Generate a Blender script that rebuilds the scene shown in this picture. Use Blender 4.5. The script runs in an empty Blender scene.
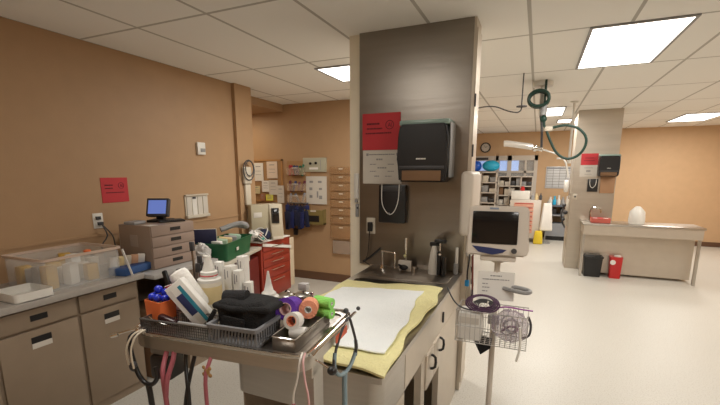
import bpy, bmesh, math, random
from mathutils import Vector, Matrix, Euler
random.seed(7)
R = math.radians
sc = bpy.context.scene
COL = sc.collection

# ------------------------------------------------------------------ materials
_m = {}
def mat(name, col, rough=.5, metal=0., bump=0., bscale=60., var=0., vscale=8., trans=0., alpha=1., emit=None, estr=0., coat=0., stretch=None):
    if name in _m: return _m[name]
    m = bpy.data.materials.new(name); m.use_nodes = True; _m[name] = m
    nt = m.node_tree; b = nt.nodes['Principled BSDF']; L = nt.links.new
    b.inputs['Base Color'].default_value = (*col, 1)
    b.inputs['Roughness'].default_value = rough
    b.inputs['Metallic'].default_value = metal
    b.inputs['Transmission Weight'].default_value = trans
    b.inputs['Alpha'].default_value = alpha
    b.inputs['Coat Weight'].default_value = coat
    if emit:
        b.inputs['Emission Color'].default_value = (*emit, 1); b.inputs['Emission Strength'].default_value = estr
    tc = nt.nodes.new('ShaderNodeTexCoord'); mp = nt.nodes.new('ShaderNodeMapping')
    L(tc.outputs['Object'], mp.inputs['Vector'])
    if stretch: mp.inputs['Scale'].default_value = stretch
    n = nt.nodes.new('ShaderNodeTexNoise'); n.inputs['Scale'].default_value = vscale; n.inputs['Detail'].default_value = 4
    L(mp.outputs[0], n.inputs['Vector'])
    v = var if var else .06
    mx = nt.nodes.new('ShaderNodeMix'); mx.data_type = 'RGBA'
    mx.inputs[6].default_value = (*[max(0, c*(1-v)) for c in col], 1)
    mx.inputs[7].default_value = (*[min(1, c*(1+v)) for c in col], 1)
    L(n.outputs[0], mx.inputs[0]); L(mx.outputs[2], b.inputs['Base Color'])
    if bump:
        n2 = nt.nodes.new('ShaderNodeTexNoise'); n2.inputs['Scale'].default_value = bscale; n2.inputs['Detail'].default_value = 3
        L(mp.outputs[0], n2.inputs['Vector'])
        bp = nt.nodes.new('ShaderNodeBump'); bp.inputs['Strength'].default_value = bump; bp.inputs['Distance'].default_value = .01
        L(n2.outputs[0], bp.inputs['Height']); L(bp.outputs[0], b.inputs['Normal'])
    return m

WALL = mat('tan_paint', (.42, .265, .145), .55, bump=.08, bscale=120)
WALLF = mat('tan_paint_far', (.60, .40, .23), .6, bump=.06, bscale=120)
CREAM = mat('cream_paint', (.86, .79, .64), .5, bump=.05)
BASEB = mat('brown_vinyl_base', (.13, .065, .035), .5)
STEEL = mat('brushed_steel', (.52, .49, .45), .30, 1., bump=.10, bscale=40, var=.10, vscale=5, stretch=(1, 1, 14))
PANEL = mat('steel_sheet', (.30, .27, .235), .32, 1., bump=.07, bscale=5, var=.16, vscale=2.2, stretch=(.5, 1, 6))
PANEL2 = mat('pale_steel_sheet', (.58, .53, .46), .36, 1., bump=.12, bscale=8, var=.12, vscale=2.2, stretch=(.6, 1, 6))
STEELD = mat('worn_steel', (.38, .345, .31), .34, 1., bump=.2, bscale=20, var=.15)
CABST = mat('satin_steel_cabinet', (.62, .56, .48), .42, .75, bump=.08, bscale=25, var=.08)
CHROME = mat('chrome', (.72, .70, .67), .12, 1.)
TAUPE = mat('taupe_laminate', (.27, .205, .145), .45, bump=.03, var=.08)
TAUPE2 = mat('taupe_cabinet_paint', (.29, .215, .165), .4, bump=.03)
TOPGREY = mat('grey_worktop', (.36, .33, .30), .3, var=.15, vscale=40)
BLACK = mat('black_plastic', (.012, .012, .013), .38, bump=.05)
BLACKC = mat('black_cloth', (.010, .010, .011), .9, bump=.6, bscale=220)
DKGREY = mat('dark_grey_plastic', (.05, .05, .055), .45)
GREYP = mat('grey_plastic', (.30, .30, .30), .5)
GREYB = mat('grey_basket_plastic', (.20, .20, .21), .5)
WHITEP = mat('white_plastic', (.74, .72, .67), .4)
BEIGEP = mat('beige_plastic', (.60, .545, .45), .45)
BEIGEM = mat('warm_white_enamel', (.62, .56, .49), .4)
PAPER = mat('white_paper', (.76, .74, .70), .8)
PAPER2 = mat('off_white_paper', (.62, .58, .52), .8)
INK = mat('dark_ink', (.05, .05, .06), .8)
INKG = mat('grey_ink', (.28, .27, .27), .8)
REDP = mat('red_paper', (.52, .035, .045), .7)
REDINK = mat('dark_red_ink', (.14, .012, .02), .7)
REDM = mat('red_enamel', (.30, .035, .018), .35, var=.1)
REDB = mat('red_bin_plastic', (.50, .02, .02), .35)
GREEN = mat('green_plastic', (.010, .11, .042), .4)
GREENH = mat('dark_green_hose', (.004, .035, .024), .45)
NAVY = mat('navy_cloth', (.008, .012, .045), .8, bump=.3)
NAVYL = mat('dark_blue_plastic', (.02, .03, .11), .5)
BLUEB = mat('blue_box_card', (.025, .08, .24), .6)
BLUEG = mat('glossy_royal_blue', (.015, .035, .50), .2)
CYAN = mat('turquoise_rubber', (.02, .42, .68), .35)
ROYAL = mat('royal_blue_rubber', (.01, .10, .55), .3)
YELPAD = mat('yellow_quilt_pad', (.86, .80, .42), .9, bump=.5, bscale=90, var=.10, vscale=30)
WHPAD = mat('white_quilt_pad', (.92, .96, .97), .9, bump=.35, bscale=120)
ORANGE = mat('orange_plastic', (.86, .20, .06), .45)
PURPLE = mat('purple_wrap', (.12, .03, .38), .75, bump=.5, bscale=150)
PEACH = mat('peach_wrap', (.88, .36, .22), .8, bump=.5, bscale=150)
LIME = mat('lime_wrap', (.30, .78, .16), .8, bump=.5, bscale=150)
PINK = mat('pink_tubing', (.40, .11, .14), .45)
PALEPINK = mat('pale_pink_paper', (.74, .46, .46), .7)
STBLUE = mat('grey_blue_tubing', (.22, .31, .35), .45)
CORK = mat('cork', (.38, .22, .10), .9, bump=.3, var=.2, vscale=90)
WOODF = mat('oak_frame', (.42, .22, .08), .5)
CREAMLIQ = mat('cream_liquid', (.70, .56, .30), .35)
AMBER = mat('amber_strip', (.55, .33, .04), .4)
BROWN = mat('brown_card', (.20, .11, .055), .8)
MAROON = mat('maroon_paint', (.13, .012, .012), .4)
SCREENB = mat('blue_lit_screen', (.05, .08, .25), .2, emit=(.22, .32, .85), estr=.55)
SCREEND = mat('dark_screen', (.006, .006, .007), .12)
CLEARP = mat('clear_plastic', (.80, .80, .78), .25, alpha=.22)
AMBCLEAR = mat('clear_acrylic', (.80, .62, .45), .2, alpha=.20)
BAGP = mat('clear_bag_film', (.50, .42, .50), .15, alpha=.42)
MAGENTA = mat('purple_zip', (.32, .06, .34), .4)
GLASS = mat('window_glass', (.80, .84, .86), .05, alpha=.22)
SKYBL = mat('daylit_blind', (.35, .50, .80), .6, emit=(.42, .60, 1.0), estr=.75)
LAMPE = mat('light_diffuser', (.9, .9, .88), .5, emit=(1, .95, .88), estr=4.2)
YELLOW = mat('yellow_fabric', (.70, .52, .03), .7)
TEAL = mat('teal_print', (.03, .26, .36), .5)
BONE = mat('bone_tubing', (.62, .55, .44), .5)
TANCARD = mat('tan_card', (.42, .24, .13), .7)

def floor_mat():
    m = bpy.data.materials.new('speckled_vinyl'); m.use_nodes = True; nt = m.node_tree; L = nt.links.new
    b = nt.nodes['Principled BSDF']; tc = nt.nodes.new('ShaderNodeTexCoord')
    v = nt.nodes.new('ShaderNodeTexNoise'); v.inputs['Scale'].default_value = 110; v.inputs['Detail'].default_value = 4
    L(tc.outputs['Object'], v.inputs['Vector'])
    cr = nt.nodes.new('ShaderNodeValToRGB'); e = cr.color_ramp.elements
    e[0].position = .34; e[0].color = (.42, .39, .34, 1); e[1].position = .47; e[1].color = (.56, .54, .49, 1)
    L(v.outputs[0], cr.inputs[0]); L(cr.outputs[0], b.inputs['Base Color'])
    n2 = nt.nodes.new('ShaderNodeTexNoise'); n2.inputs['Scale'].default_value = 1.2
    L(tc.outputs['Object'], n2.inputs['Vector'])
    mr = nt.nodes.new('ShaderNodeMapRange'); mr.inputs[3].default_value = .34; mr.inputs[4].default_value = .50
    L(n2.outputs[0], mr.inputs[0]); L(mr.outputs[0], b.inputs['Roughness'])
    return m
def ceil_mat():
    m = bpy.data.materials.new('ceiling_tiles'); m.use_nodes = True; nt = m.node_tree; L = nt.links.new
    b = nt.nodes['Principled BSDF']; tc = nt.nodes.new('ShaderNodeTexCoord')
    mp = nt.nodes.new('ShaderNodeMapping'); mp.inputs['Location'].default_value = (.12, .35, 0)
    L(tc.outputs['Object'], mp.inputs[0])
    br = nt.nodes.new('ShaderNodeTexBrick'); br.offset = 0; br.inputs['Scale'].default_value = 1
    br.inputs['Color1'].default_value = (.92, .91, .87, 1); br.inputs['Color2'].default_value = (.90, .89, .85, 1)
    br.inputs['Mortar'].default_value = (.50, .48, .44, 1); br.inputs['Mortar Size'].default_value = .012
    br.inputs['Brick Width'].default_value = .61; br.inputs['Row Height'].default_value = 1.22
    L(mp.outputs[0], br.inputs[0]); L(br.outputs[0], b.inputs['Base Color']); b.inputs['Roughness'].default_value = .9
    return m
FLOOR = floor_mat(); CEIL = ceil_mat()

# ------------------------------------------------------------------ mesh builder
class B:
    def __init__(s): s.bm = bmesh.new()
    def _new(s, n0): s.bm.verts.ensure_lookup_table(); return s.bm.verts[n0:]
    def box(s, a, b, bev=0., seg=2):
        c = [(a[i]+b[i])/2 for i in range(3)]; d = [abs(b[i]-a[i]) for i in range(3)]
        return s.obox(c, d, None, bev, seg)
    def obox(s, c, d, rot=None, bev=0., seg=2):
        t = bmesh.new(); bmesh.ops.create_cube(t, size=1)
        bmesh.ops.scale(t, vec=d, verts=t.verts)
        if bev: bmesh.ops.bevel(t, geom=t.edges[:], offset=min(bev, min(d)*.49), segments=seg, affect='EDGES', profile=.5)
        M = Matrix.Translation(c) @ (Euler(rot).to_matrix().to_4x4() if rot else Matrix())
        s.merge(t, M); return s
    def merge(s, t, M=None):
        if M is not None: bmesh.ops.transform(t, matrix=M, verts=t.verts)
        me = bpy.data.meshes.new('tmp'); t.to_mesh(me); t.free(); s.bm.from_mesh(me); bpy.data.meshes.remove(me); return s
    def cyl(s, p0, p1, r0, r1=None, n=16):
        p0, p1 = Vector(p0), Vector(p1); r1 = r0 if r1 is None else r1
        t = bmesh.new(); bmesh.ops.create_cone(t, cap_ends=True, segments=n, radius1=r0, radius2=r1, depth=(p1-p0).length)
        q = Vector((0, 0, 1)).rotation_difference(p1-p0)
        s.merge(t, Matrix.Translation((p0+p1)/2) @ q.to_matrix().to_4x4()); return s
    def sph(s, c, r, sc=(1, 1, 1), n=14):
        t = bmesh.new(); bmesh.ops.create_uvsphere(t, u_segments=n, v_segments=max(6, n*2//3), radius=r)
        s.merge(t, Matrix.Translation(c) @ Matrix.Diagonal((*sc, 1))); return s
    def tube(s, pts, r, n=8, smooth=3):
        P = [Vector(p) for p in pts]
        if smooth > 1 and len(P) > 2:
            Q = []
            for i in range(len(P)-1):
                a, b, c, d = P[max(i-1, 0)], P[i], P[i+1], P[min(i+2, len(P)-1)]
                for k in range(smooth):
                    t = k/smooth
                    Q.append(.5*((2*b)+(c-a)*t+(2*a-5*b+4*c-d)*t*t+(3*b-a-3*c+d)*t**3))
            Q.append(P[-1]); P = Q
        rings = []; up = None
        for i, p in enumerate(P):
            tg = (P[min(i+1, len(P)-1)]-P[max(i-1, 0)])
            tg = tg.normalized() if tg.length > 1e-9 else Vector((0, 0, 1))
            if up is None: up = tg.orthogonal().normalized()
            up = (up - tg*up.dot(tg)); up = up.normalized() if up.length > 1e-6 else tg.orthogonal().normalized()
            sd = tg.cross(up)
            rings.append([s.bm.verts.new(p + r*(math.cos(2*math.pi*k/n)*up+math.sin(2*math.pi*k/n)*sd)) for k in range(n)])
        for a, b in zip(rings, rings[1:]):
            for k in range(n): s.bm.faces.new((a[k], a[(k+1) % n], b[(k+1) % n], b[k]))
        s.bm.faces.new(rings[0][::-1]); s.bm.faces.new(rings[-1]); return s
    def lathe(s, prof, c=(0, 0, 0), n=24, rot=None, sx=1, sy=1):
        t = bmesh.new(); rings = []
        for r, z in prof:
            r = max(r, 1e-4)
            rings.append([t.verts.new((sx*r*math.cos(2*math.pi*k/n), sy*r*math.sin(2*math.pi*k/n), z)) for k in range(n)])
        for a, b in zip(rings, rings[1:]):
            for k in range(n): t.faces.new((a[k], a[(k+1) % n], b[(k+1) % n], b[k]))
        t.faces.new(rings[0][::-1]); t.faces.new(rings[-1])
        s.merge(t, Matrix.Translation(c) @ (Euler(rot).to_matrix().to_4x4() if rot else Matrix())); return s
    def prism(s, poly, z0, z1):
        a = [s.bm.verts.new((x, y, z0)) for x, y in poly]; b = [s.bm.verts.new((x, y, z1)) for x, y in poly]
        n = len(poly); s.bm.faces.new(a[::-1]); s.bm.faces.new(b)
        for k in range(n): s.bm.faces.new((a[k], a[(k+1) % n], b[(k+1) % n], b[k]))
        return s
    def ring(s, polyo, polyi, z0, z1):
        n = len(polyo)
        V = [[s.bm.verts.new((x, y, z)) for x, y in p] for p, z in ((polyo, z0), (polyo, z1), (polyi, z1), (polyi, z0))]
        for i in range(4):
            a, b = V[i], V[(i+1) % 4]
            for k in range(n): s.bm.faces.new((a[k], a[(k+1) % n], b[(k+1) % n], b[k]))
        return s
    def build(s, name, m, parent=None, loc=None, rot=None, smooth=40):
        bmesh.ops.recalc_face_normals(s.bm, faces=s.bm.faces)
        me = bpy.data.meshes.new(name); s.bm.to_mesh(me); s.bm.free()
        if smooth:
            me.shade_smooth(); me.set_sharp_from_angle(angle=R(smooth))
        me.materials.append(m); o = bpy.data.objects.new(name, me); COL.objects.link(o)
        if parent: o.parent = parent
        if loc: o.location = loc
        if rot: o.rotation_euler = rot
        return o
def rrect(x0, y0, x1, y1, r, n=5):
    P = []
    for cx, cy, a0 in ((x1-r, y1-r, 0), (x0+r, y1-r, 90), (x0+r, y0+r, 180), (x1-r, y0+r, 270)):
        for k in range(n+1):
            a = R(a0+90*k/n); P.append((cx+r*math.cos(a), cy+r*math.sin(a)))
    return P

def tag(o, label, cat, group=None, kind=None):
    o['label'] = label; o['category'] = cat
    if group: o['group'] = group
    if kind: o['kind'] = kind
    return o
def thing(name, label, cat, loc=(0, 0, 0), rz=0, group=None, rot=None):
    o = bpy.data.objects.new(name, None); COL.objects.link(o); o.empty_display_size = .05
    o.location = loc; o.rotation_euler = rot if rot else (0, 0, rz)
    return tag(o, label, cat, group)
def struct(name, b, m):
    o = b.build(name, m, smooth=0); o['kind'] = 'structure'; return o
def one(name, b, m, label, cat, loc=(0, 0, 0), rot=None, group=None, smooth=40):
    return tag(b.build(name, m, loc=loc, rot=rot, smooth=smooth), label, cat, group)

H = 2.56
# ------------------------------------------------------------------ room shell
struct('floor', B().box((-4.7, -1.6, -.1), (3.9, 11.1, 0)), FLOOR)
struct('ceiling', B().box((-4.7, -1.6, H), (3.9, 11.1, H+.1)), CEIL)
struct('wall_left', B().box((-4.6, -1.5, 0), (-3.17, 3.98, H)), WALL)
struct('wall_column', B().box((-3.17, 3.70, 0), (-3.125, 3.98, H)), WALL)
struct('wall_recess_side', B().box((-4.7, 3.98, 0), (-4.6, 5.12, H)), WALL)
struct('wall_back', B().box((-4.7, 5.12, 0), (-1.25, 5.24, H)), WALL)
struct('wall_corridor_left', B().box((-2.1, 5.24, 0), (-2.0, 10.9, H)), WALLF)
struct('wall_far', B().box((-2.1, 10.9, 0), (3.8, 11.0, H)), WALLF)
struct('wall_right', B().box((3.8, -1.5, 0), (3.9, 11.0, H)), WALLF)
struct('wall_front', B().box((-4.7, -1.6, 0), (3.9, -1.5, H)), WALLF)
struct('wall_partition', B().box((-1.315, 2.82, 0), (-.445, 3.0, H)), CREAM)
struct('trim_1', B().box((-4.6, 3.98, 2.46), (-3.46, 5.12, H)), WALL)
struct('trim_2', B().box((-3.18, .0, 1.095), (-3.162, 3.70, 1.115)), WALL)
struct('baseboard_back', B().box((-4.6, 5.105, 0), (-1.25, 5.125, .12)), BASEB)
struct('baseboard_far', B().box((-2.0, 10.885, 0), (3.8, 10.905, .1)), BASEB)
struct('baseboard_right', B().box((3.785, -1.5, 0), (3.805, 10.9, .1)), BASEB)

def troffer(x0, y0, x1, y1, label, power=None):
    t = thing('ceiling_light', label, 'light', ((x0+x1)/2, (y0+y1)/2, H), group='recessed ceiling lights')
    w, d = (x1-x0)/2, (y1-y0)/2
    B().ring([(-w, -d), (w, -d), (w, d), (-w, d)], [(-w+.02, -d+.02), (w-.02, -d+.02), (w-.02, d-.02), (-w+.02, d-.02)], -.012, -.001).build('frame', GREYP, t, smooth=0)
    B().box((-w+.02, -d+.02, -.008), (w-.02, d-.02, -.003)).build('diffuser', LAMPE, t, smooth=0)
    if power:
        l = bpy.data.lights.new('troffer_lamp', 'AREA'); l.shape = 'RECTANGLE'; l.size = 2*w-.06; l.size_y = 2*d-.06
        l.energy = power; l.color = (1, .965, .90)
        o = bpy.data.objects.new('troffer_lamp', l); COL.objects.link(o); o.parent = t; o.location = (0, 0, -.02)
troffer(.04, 6.93, .32, 7.95, 'narrow recessed ceiling light behind the hanging green hose drop', 40)
troffer(.26, 8.55, .52, 9.1, 'short recessed ceiling light just left of the far steel column', 26)
troffer(.25, 3.3, .85, 4.5, 'large recessed ceiling light nearest the near steel column', 29)
troffer(.9, .2, 1.5, 1.4, 'recessed ceiling light close over the camera side of the room', 30)
troffer(2.2, 5.2, 2.8, 6.4, 'recessed ceiling light over the right hand aisle', 36)
troffer(2.2, 8.6, 2.8, 9.8, 'recessed ceiling light in the far right corner', 42)
troffer(-4.35, 4.2, -4.0, 4.75, 'small ceiling light tucked in the left wall recess', None)
troffer(-2.0, 3.5, -1.4, 4.1, 'square ceiling light in front of the back alcove wall', 30)
troffer(-1.5, .1, -.9, 1.3, 'added ceiling light, out of view above the instrument cart', 8)  # added fixture, out of view, to brighten the table pads and cart
l = bpy.data.lights.new('recess_lamp', 'AREA'); l.size = .3; l.energy = 7; l.color = (1, .84, .58)
o = bpy.data.objects.new('recess_lamp', l); COL.objects.link(o); o.location = (-4.15, 4.5, 2.43)
sc.objects['ceiling_light.006'].location.z = 2.46

# ------------------------------------------------------------------ near steel station
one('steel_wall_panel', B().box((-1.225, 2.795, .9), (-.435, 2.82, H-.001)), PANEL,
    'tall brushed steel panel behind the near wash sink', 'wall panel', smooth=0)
t = thing('tall_steel_cabinet', 'tall narrow steel cabinet forming the right side of the near steel column', 'cabinet', (-.44, 2.9, 0))
B().box((-.004, -.10, 0), (.02, .10, H-.001)).build('body', CABST, t, smooth=0)
B().box((.02, -.09, .06), (.028, .09, 1.02)).build('door', CABST, t, smooth=0)
d = B().box((.02, -.09, 1.04), (.028, .09, 2.5)).build('door', CABST, t, smooth=0)
B().cyl((.03, -.088, 2.02), (.03, -.088, 2.10), .006).cyl((.03, -.088, 1.70), (.03, -.088, 1.78), .006).cyl((.03, -.088, 1.2), (.03, -.088, 1.28), .006).build('hinge', DKGREY, d)
B().box((.028, .05, .5), (.045, .065, .62), .004).build('handle', DKGREY, t)

# wet table
t = thing('wet_table', 'stainless steel wash table with deep basin, faucets and side cabinet', 'wash table', (-.78, 1.85, 0))
x0, x1, y0, y1 = -.33, .345, -.66, .95
b = B(); out = rrect(x0, y0, x1, y1, .015, 2); inn = rrect(x0+.05, y0+.05, x1-.05, .55, .04, 2)
b.ring(out, inn, .875, .90); b.build('rim', STEEL, t, smooth=30)
b = B()
o1 = rrect(x0+.012, y0+.012, x1-.012, .60, .05, 4); i1 = rrect(x0+.05, y0+.05, x1-.05, .55, .04, 4)
b.ring(o1, i1, .70, .876); b.prism(rrect(x0+.03, y0+.03, x1-.014, .58, .05, 4), .69, .702)
b.build('basin', STEEL, t, smooth=30)
B().box((x0+.02, .60, .72), (x1-.012, y1-.005, .876)).box((x0+.02, .62, 0), (x0+.06, y1-.01, .72)).build('sink_ledge_base', CABST, t, smooth=0)
xr = x1-.012
B().box((xr-.03, y0+.012, 0), (xr, -.36, .69)).box((xr-.02, -.36, .70), (xr+.002, .95, .876)).build('side_panel', CABST, t, smooth=0)
B().box((xr-.03, -.10, 0), (xr+.004, -.03, .70)).build('post', CABST, t, smooth=0)
B().box((xr-.03, .30, 0), (xr+.004, .58, .70)).box((xr-.03, .58, 0), (xr+.004, .93, .70)).build('post', CABST, t, smooth=0)
B().box((x0+.1, -.36, .08), (xr-.03, -.02, .1)).box((-.30, -.62, .03), (-.29, .6, .68)).build('inner_panel', TAUPE, t, smooth=0)
B().box((xr-.32, -.03, .04), (xr-.3, .30, .5)).box((xr-.3, -.02, .04), (xr-.03, .30, .06)).build('back_board', DKGREY, t, smooth=0)
d = B().box((xr-.02, -.025, .515), (xr+.012, .135, .70), .003).build('drawer', CABST, t)
B().tube([(xr+.012, .055, .60), (xr+.035, .06, .61), (xr+.035, .065, .66), (xr+.012, .07, .67)], .007, smooth=2).build('handle', BLACK, d)
d = B().box((xr-.02, .14, .515), (xr+.012, .295, .70), .003).build('drawer', CABST, t)
B().tube([(xr+.012, .245, .62), (xr+.035, .25, .63), (xr+.035, .255, .68), (xr+.012, .26, .69)], .007, smooth=2).build('handle', BLACK, d)
B().box((xr-.02, .36, .74), (xr+.01, .38, .80), .002).build('latch', BLACK, t)
# sink bowl recess, faucets
B().box((-.27, .62, .896), (.30, .92, .903), .002).build('ledge_top', STEELD, t)
f = B().tube([(-.22, .85, .90), (-.22, .85, 1.02), (-.215, .83, 1.035), (-.12, .80, 1.035), (-.105, .79, 1.03), (-.105, .79, .925)], .0075, n=10, smooth=2)
f.cyl((-.22, .85, .90), (-.22, .85, .93), .02, .012).build('faucet', CHROME, t)
f = B().cyl((-.045, .86, .90), (-.045, .86, 1.13), .009).cyl((-.045, .86, 1.05), (-.045, .86, 1.14), .013).cyl((-.045, .84, 1.01), (-.045, .86, 1.01), .012).build('faucet', CHROME, t)
B().box((-.095, .84, .90), (.0, .87, .975), .004).build('soap_tray', PAPER2, t)
B().sph((-.05, .825, .93), .028, (1.2, .6, .7)).cyl((-.05, .82, .93), (-.075, .79, .955), .008).build('valve_knob', BLACK, t)
B().cyl((.035, .80, .90), (.035, .80, .945), .012).cyl((.035, .80, .94), (.035, .80, .95), .016).build('valve', CHROME, t)

def sheet(b, corners, z, th, nx=26, ny=26, wav=.006, edge=.012, seed=1):
    rnd = random.Random(seed); P = [Vector(c) for c in corners]
    ph = [rnd.uniform(0, 6.28) for _ in range(8)]
    g = []
    for j in range(ny+1):
        row = []
        for i in range(nx+1):
            u, v = i/nx, j/ny
            p = P[0]*(1-u)*(1-v)+P[1]*u*(1-v)+P[2]*u*v+P[3]*(1-u)*v
            e = edge
            jx = e*(math.sin(9*v+ph[0])+.6*math.sin(23*v+ph[1]))*(abs(2*u-1)**6)
            jy = e*(math.sin(8*u+ph[2])+.6*math.sin(19*u+ph[3]))*(abs(2*v-1)**6)
            h = z + wav*(.5+.25*math.sin(7*u+5*v+ph[4])+.25*math.sin(13*v-6*u+ph[5]))
            row.append((p.x+jx, p.y+jy, h))
        g.append(row)
    T = [[b.bm.verts.new(q) for q in r] for r in g]; U = [[b.bm.verts.new((q[0], q[1], q[2]-th)) for q in r] for r in g]
    for j in range(ny):
        for i in range(nx):
            b.bm.faces.new((T[j][i], T[j][i+1], T[j+1][i+1], T[j+1][i])); b.bm.faces.new((U[j][i], U[j+1][i], U[j+1][i+1], U[j][i+1]))
    def side(a, c):
        for k in range(len(a)-1): b.bm.faces.new((a[k], c[k], c[k+1], a[k+1]))
    side(T[0], U[0]); side([r[-1] for r in T], [r[-1] for r in U]); side(T[-1][::-1], U[-1][::-1]); side([r[0] for r in T][::-1], [r[0] for r in U][::-1])
    return b
one('absorbent_pad', sheet(B(), [(-1.10, 1.205, 0), (-.437, 1.195, 0), (-.468, 2.33, 0), (-1.07, 2.25, 0)], .915, .009, seed=3), YELPAD,
    'yellow quilted pad covering the steel wash table', 'pad')
one('underpad', sheet(B(), [(-1.03, 1.32, 0), (-.47, 1.33, 0), (-.555, 2.17, 0), (-1.02, 2.07, 0)], .9275, .005, wav=.004, edge=.008, seed=5), WHPAD,
    'white absorbent underpad laid on the yellow pad', 'pad')

def poster(name, c, w, h, face, m, inkm, label, group=None, circ=None, lines=(), cat='sign', th=.003, blocks=()):
    """face: '-Y' or '+X'; local x to the viewer's right, local z up."""
    t = thing(name, label, cat, c, rz=0 if face == '-Y' else R(90), group=group)
    B().box((-w/2, 0, -h/2), (w/2, th, h/2)).build('sheet', m, t, smooth=0)
    b = B()
    for (lx, lz, lw, lh) in lines:
        k = lx-lw/2
        while k < lx+lw/2:      # a row of short strokes, as blurred print reads
            q = min(random.uniform(.008, .022)*max(1, w/.3), lx+lw/2-k)
            b.box((k, -.0012, lz-lh/2), (k+q*.82, 0, lz+lh/2)); k += q
    for (bx, bz, bw, bh) in blocks: b.box((bx-bw/2, -.0012, bz-bh/2), (bx+bw/2, 0, bz+bh/2))
    if circ:
        cx, cz, r = circ; n = 24
        tt = B(); tt.ring([(r*math.cos(6.2832*k/n), r*math.sin(6.2832*k/n)) for k in range(n)], [(.84*r*math.cos(6.2832*k/n), .84*r*math.sin(6.2832*k/n)) for k in range(n)], 0, .0012)
        me = bpy.data.meshes.new('t'); tt.bm.to_mesh(me); tt.bm.free(); q = bmesh.new(); q.from_mesh(me)
        b.merge(q, Matrix.Translation((cx, 0, cz)) @ Euler((R(90), 0, 0)).to_matrix().to_4x4())
        b.obox((cx-.2*r, -.0006, cz), (.12*r, .0012, .9*r), (0, R(22), 0)).obox((cx+.08*r, -.0006, cz), (.12*r, .0012, .9*r), (0, R(-20), 0)).box((cx-.2*r, -.0012, cz-.2*r), (cx+.15*r, 0, cz-.08*r)).box((cx+.34*r, -.0012, cz-.45*r), (cx+.46*r, 0, cz+.45*r))
    b.build('print', inkm, t, smooth=0)
    return t
poster('red_notice', (-1.055, 2.790, 1.885), .29, .255, '-Y', REDP, REDINK, 'red notice sheet with a round emblem on the near steel panel', circ=(.065, .045, .032),
       lines=[(-.06, .055, .10, .012), (-.05, .022, .12, .010), (-.02, -.01, .2, .010)])
tp = poster('instruction_sheet', (-1.045, 2.790, 1.635), .30, .24, '-Y', PAPER2, INKG, 'white instruction sheet below the red notice on the near steel panel',
       lines=[(.0, .09, .20, .008), (-.02, .055, .05, .012), (-.07, .02, .05, .006), (.07, .02, .05, .006), (0, -.005, .07, .01), (-.07, -.03, .05, .006), (.07, -.03, .05, .006), (-.04, -.065, .04, .008), (.05, -.065, .05, .006)],
       blocks=[(-.115, .09, .018, .018), (.115, .09, .014, .02)])

def towel_dispenser(loc, label):
    t = thing('towel_dispenser', label, 'dispenser', loc, group='paper towel dispensers')
    # front silhouette bowed slightly wider at mid height
    b = B(); prof = [(-.155, -.20), (-.168, -.05), (-.165, .10), (-.150, .17), (.150, .17), (.165, .10), (.168, -.05), (.155, -.20)]
    f = [b.bm.verts.new((x, -.20, z)) for x, z in prof]; g = [b.bm.verts.new((x, 0, z)) for x, z in prof]
    b.bm.faces.new(f); b.bm.faces.new(g[::-1])
    for k in range(8): b.bm.faces.new((f[k], f[(k+1) % 8], g[(k+1) % 8], g[k]))
    bmesh.ops.bevel(b.bm, geom=b.bm.edges[:], offset=.012, segments=2, affect='EDGES')
    b.build('cover', BLACK, t)
    B().box((-.165, -.17, .165), (.168, 0, .198), .008).build('top_cap', mat('smoked_green_plastic', (.30, .42, .38), .2), t)
    B().box((.166, -.15, -.17), (.176, 0, .18), .004).build('side_frame', GREYP, t)
    B().box((-.13, -.208, -.190), (.13, -.195, -.125), .004).build('paper_slot', BROWN, t)
    B().box((-.15, -.206, -.115), (.15, -.198, -.095), .003).build('trim_bar', DKGREY, t)
    b = B(); xk = -.035
    for wk in (.010, .008, .012, .008, .010, .008, .009): b.box((xk, -.2035, -.055), (xk+wk*.8, -.20, -.046)); xk += wk
    b.build('nameplate', WHITEP, t, smooth=0)
    return t
d1 = towel_dispenser((-.700, 2.795, 1.735), 'large black paper towel dispenser on the near steel panel')
t = thing('soap_dispenser', 'black wall box with white cord loop on the near steel panel', 'dispenser', (-.945, 2.795, 1.375), group='black wall boxes with white cords')
B().box((-.105, -.06, -.14), (.10, 0, .135), .01).build('box', BLACK, t)
B().box((-.085, -.068, .09), (.07, -.05, .125), .004).build('label_plate', DKGREY, t)
B().tube([(-.075, -.068, .14), (-.075, -.07, .03), (-.06, -.07, -.03), (-.02, -.07, -.075), (.015, -.07, -.06), (.04, -.07, -.01), (.052, -.07, .05), (.055, -.068, .14)], .003, smooth=4).build('cord', WHITEP, t)
B().sph((-.018, -.073, -.07), .008).build('toggle', GREYP, t)
t = thing('wall_outlet', 'white outlet with black plug and cord on the near steel panel', 'outlet', (-1.13, 2.795, 1.2), group='wall outlets')
B().box((-.036, -.006, -.06), (.036, 0, .06), .003).build('plate', BEIGEP, t)
p = B().box((-.018, -.035, -.04), (.018, -.006, .03), .005).build('plug', BLACK, t)
B().tube([(0, -.03, -.04), (-.005, -.03, -.12), (-.015, -.03, -.22), (-.03, -.05, -.27), (.02, -.08, -.285)], .004).build('cord', BLACK, p)
B().tube([(-.06, -.012, -.34+.06), (0, -.02, -.24), (.09, -.03, -.16)], .008, smooth=3).build('bracket_rod', BLACK, t)
# light switch strip on cream jamb
t = thing('wall_switch', 'slim white switch on the cream jamb beside the near steel panel', 'switch', (-1.262, 2.82, 1.47))
B().box((-.016, -.012, -.07), (.022, 0, .12), .003).build('plate', WHITEP, t)
B().box((-.008, -.018, -.1), (.014, 0, -.075), .002).build('latch', GREYP, t)
t = thing('door_latch', 'steel latch plate below the white switch on the cream jamb', 'latch', (-1.255, 2.82, 1.31))
B().box((-.012, -.010, -.05), (.014, 0, .05), .002).build('plate', GREYP, t)
B().sph((.008, -.014, .02), .007).build('screw', DKGREY, t)
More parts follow.
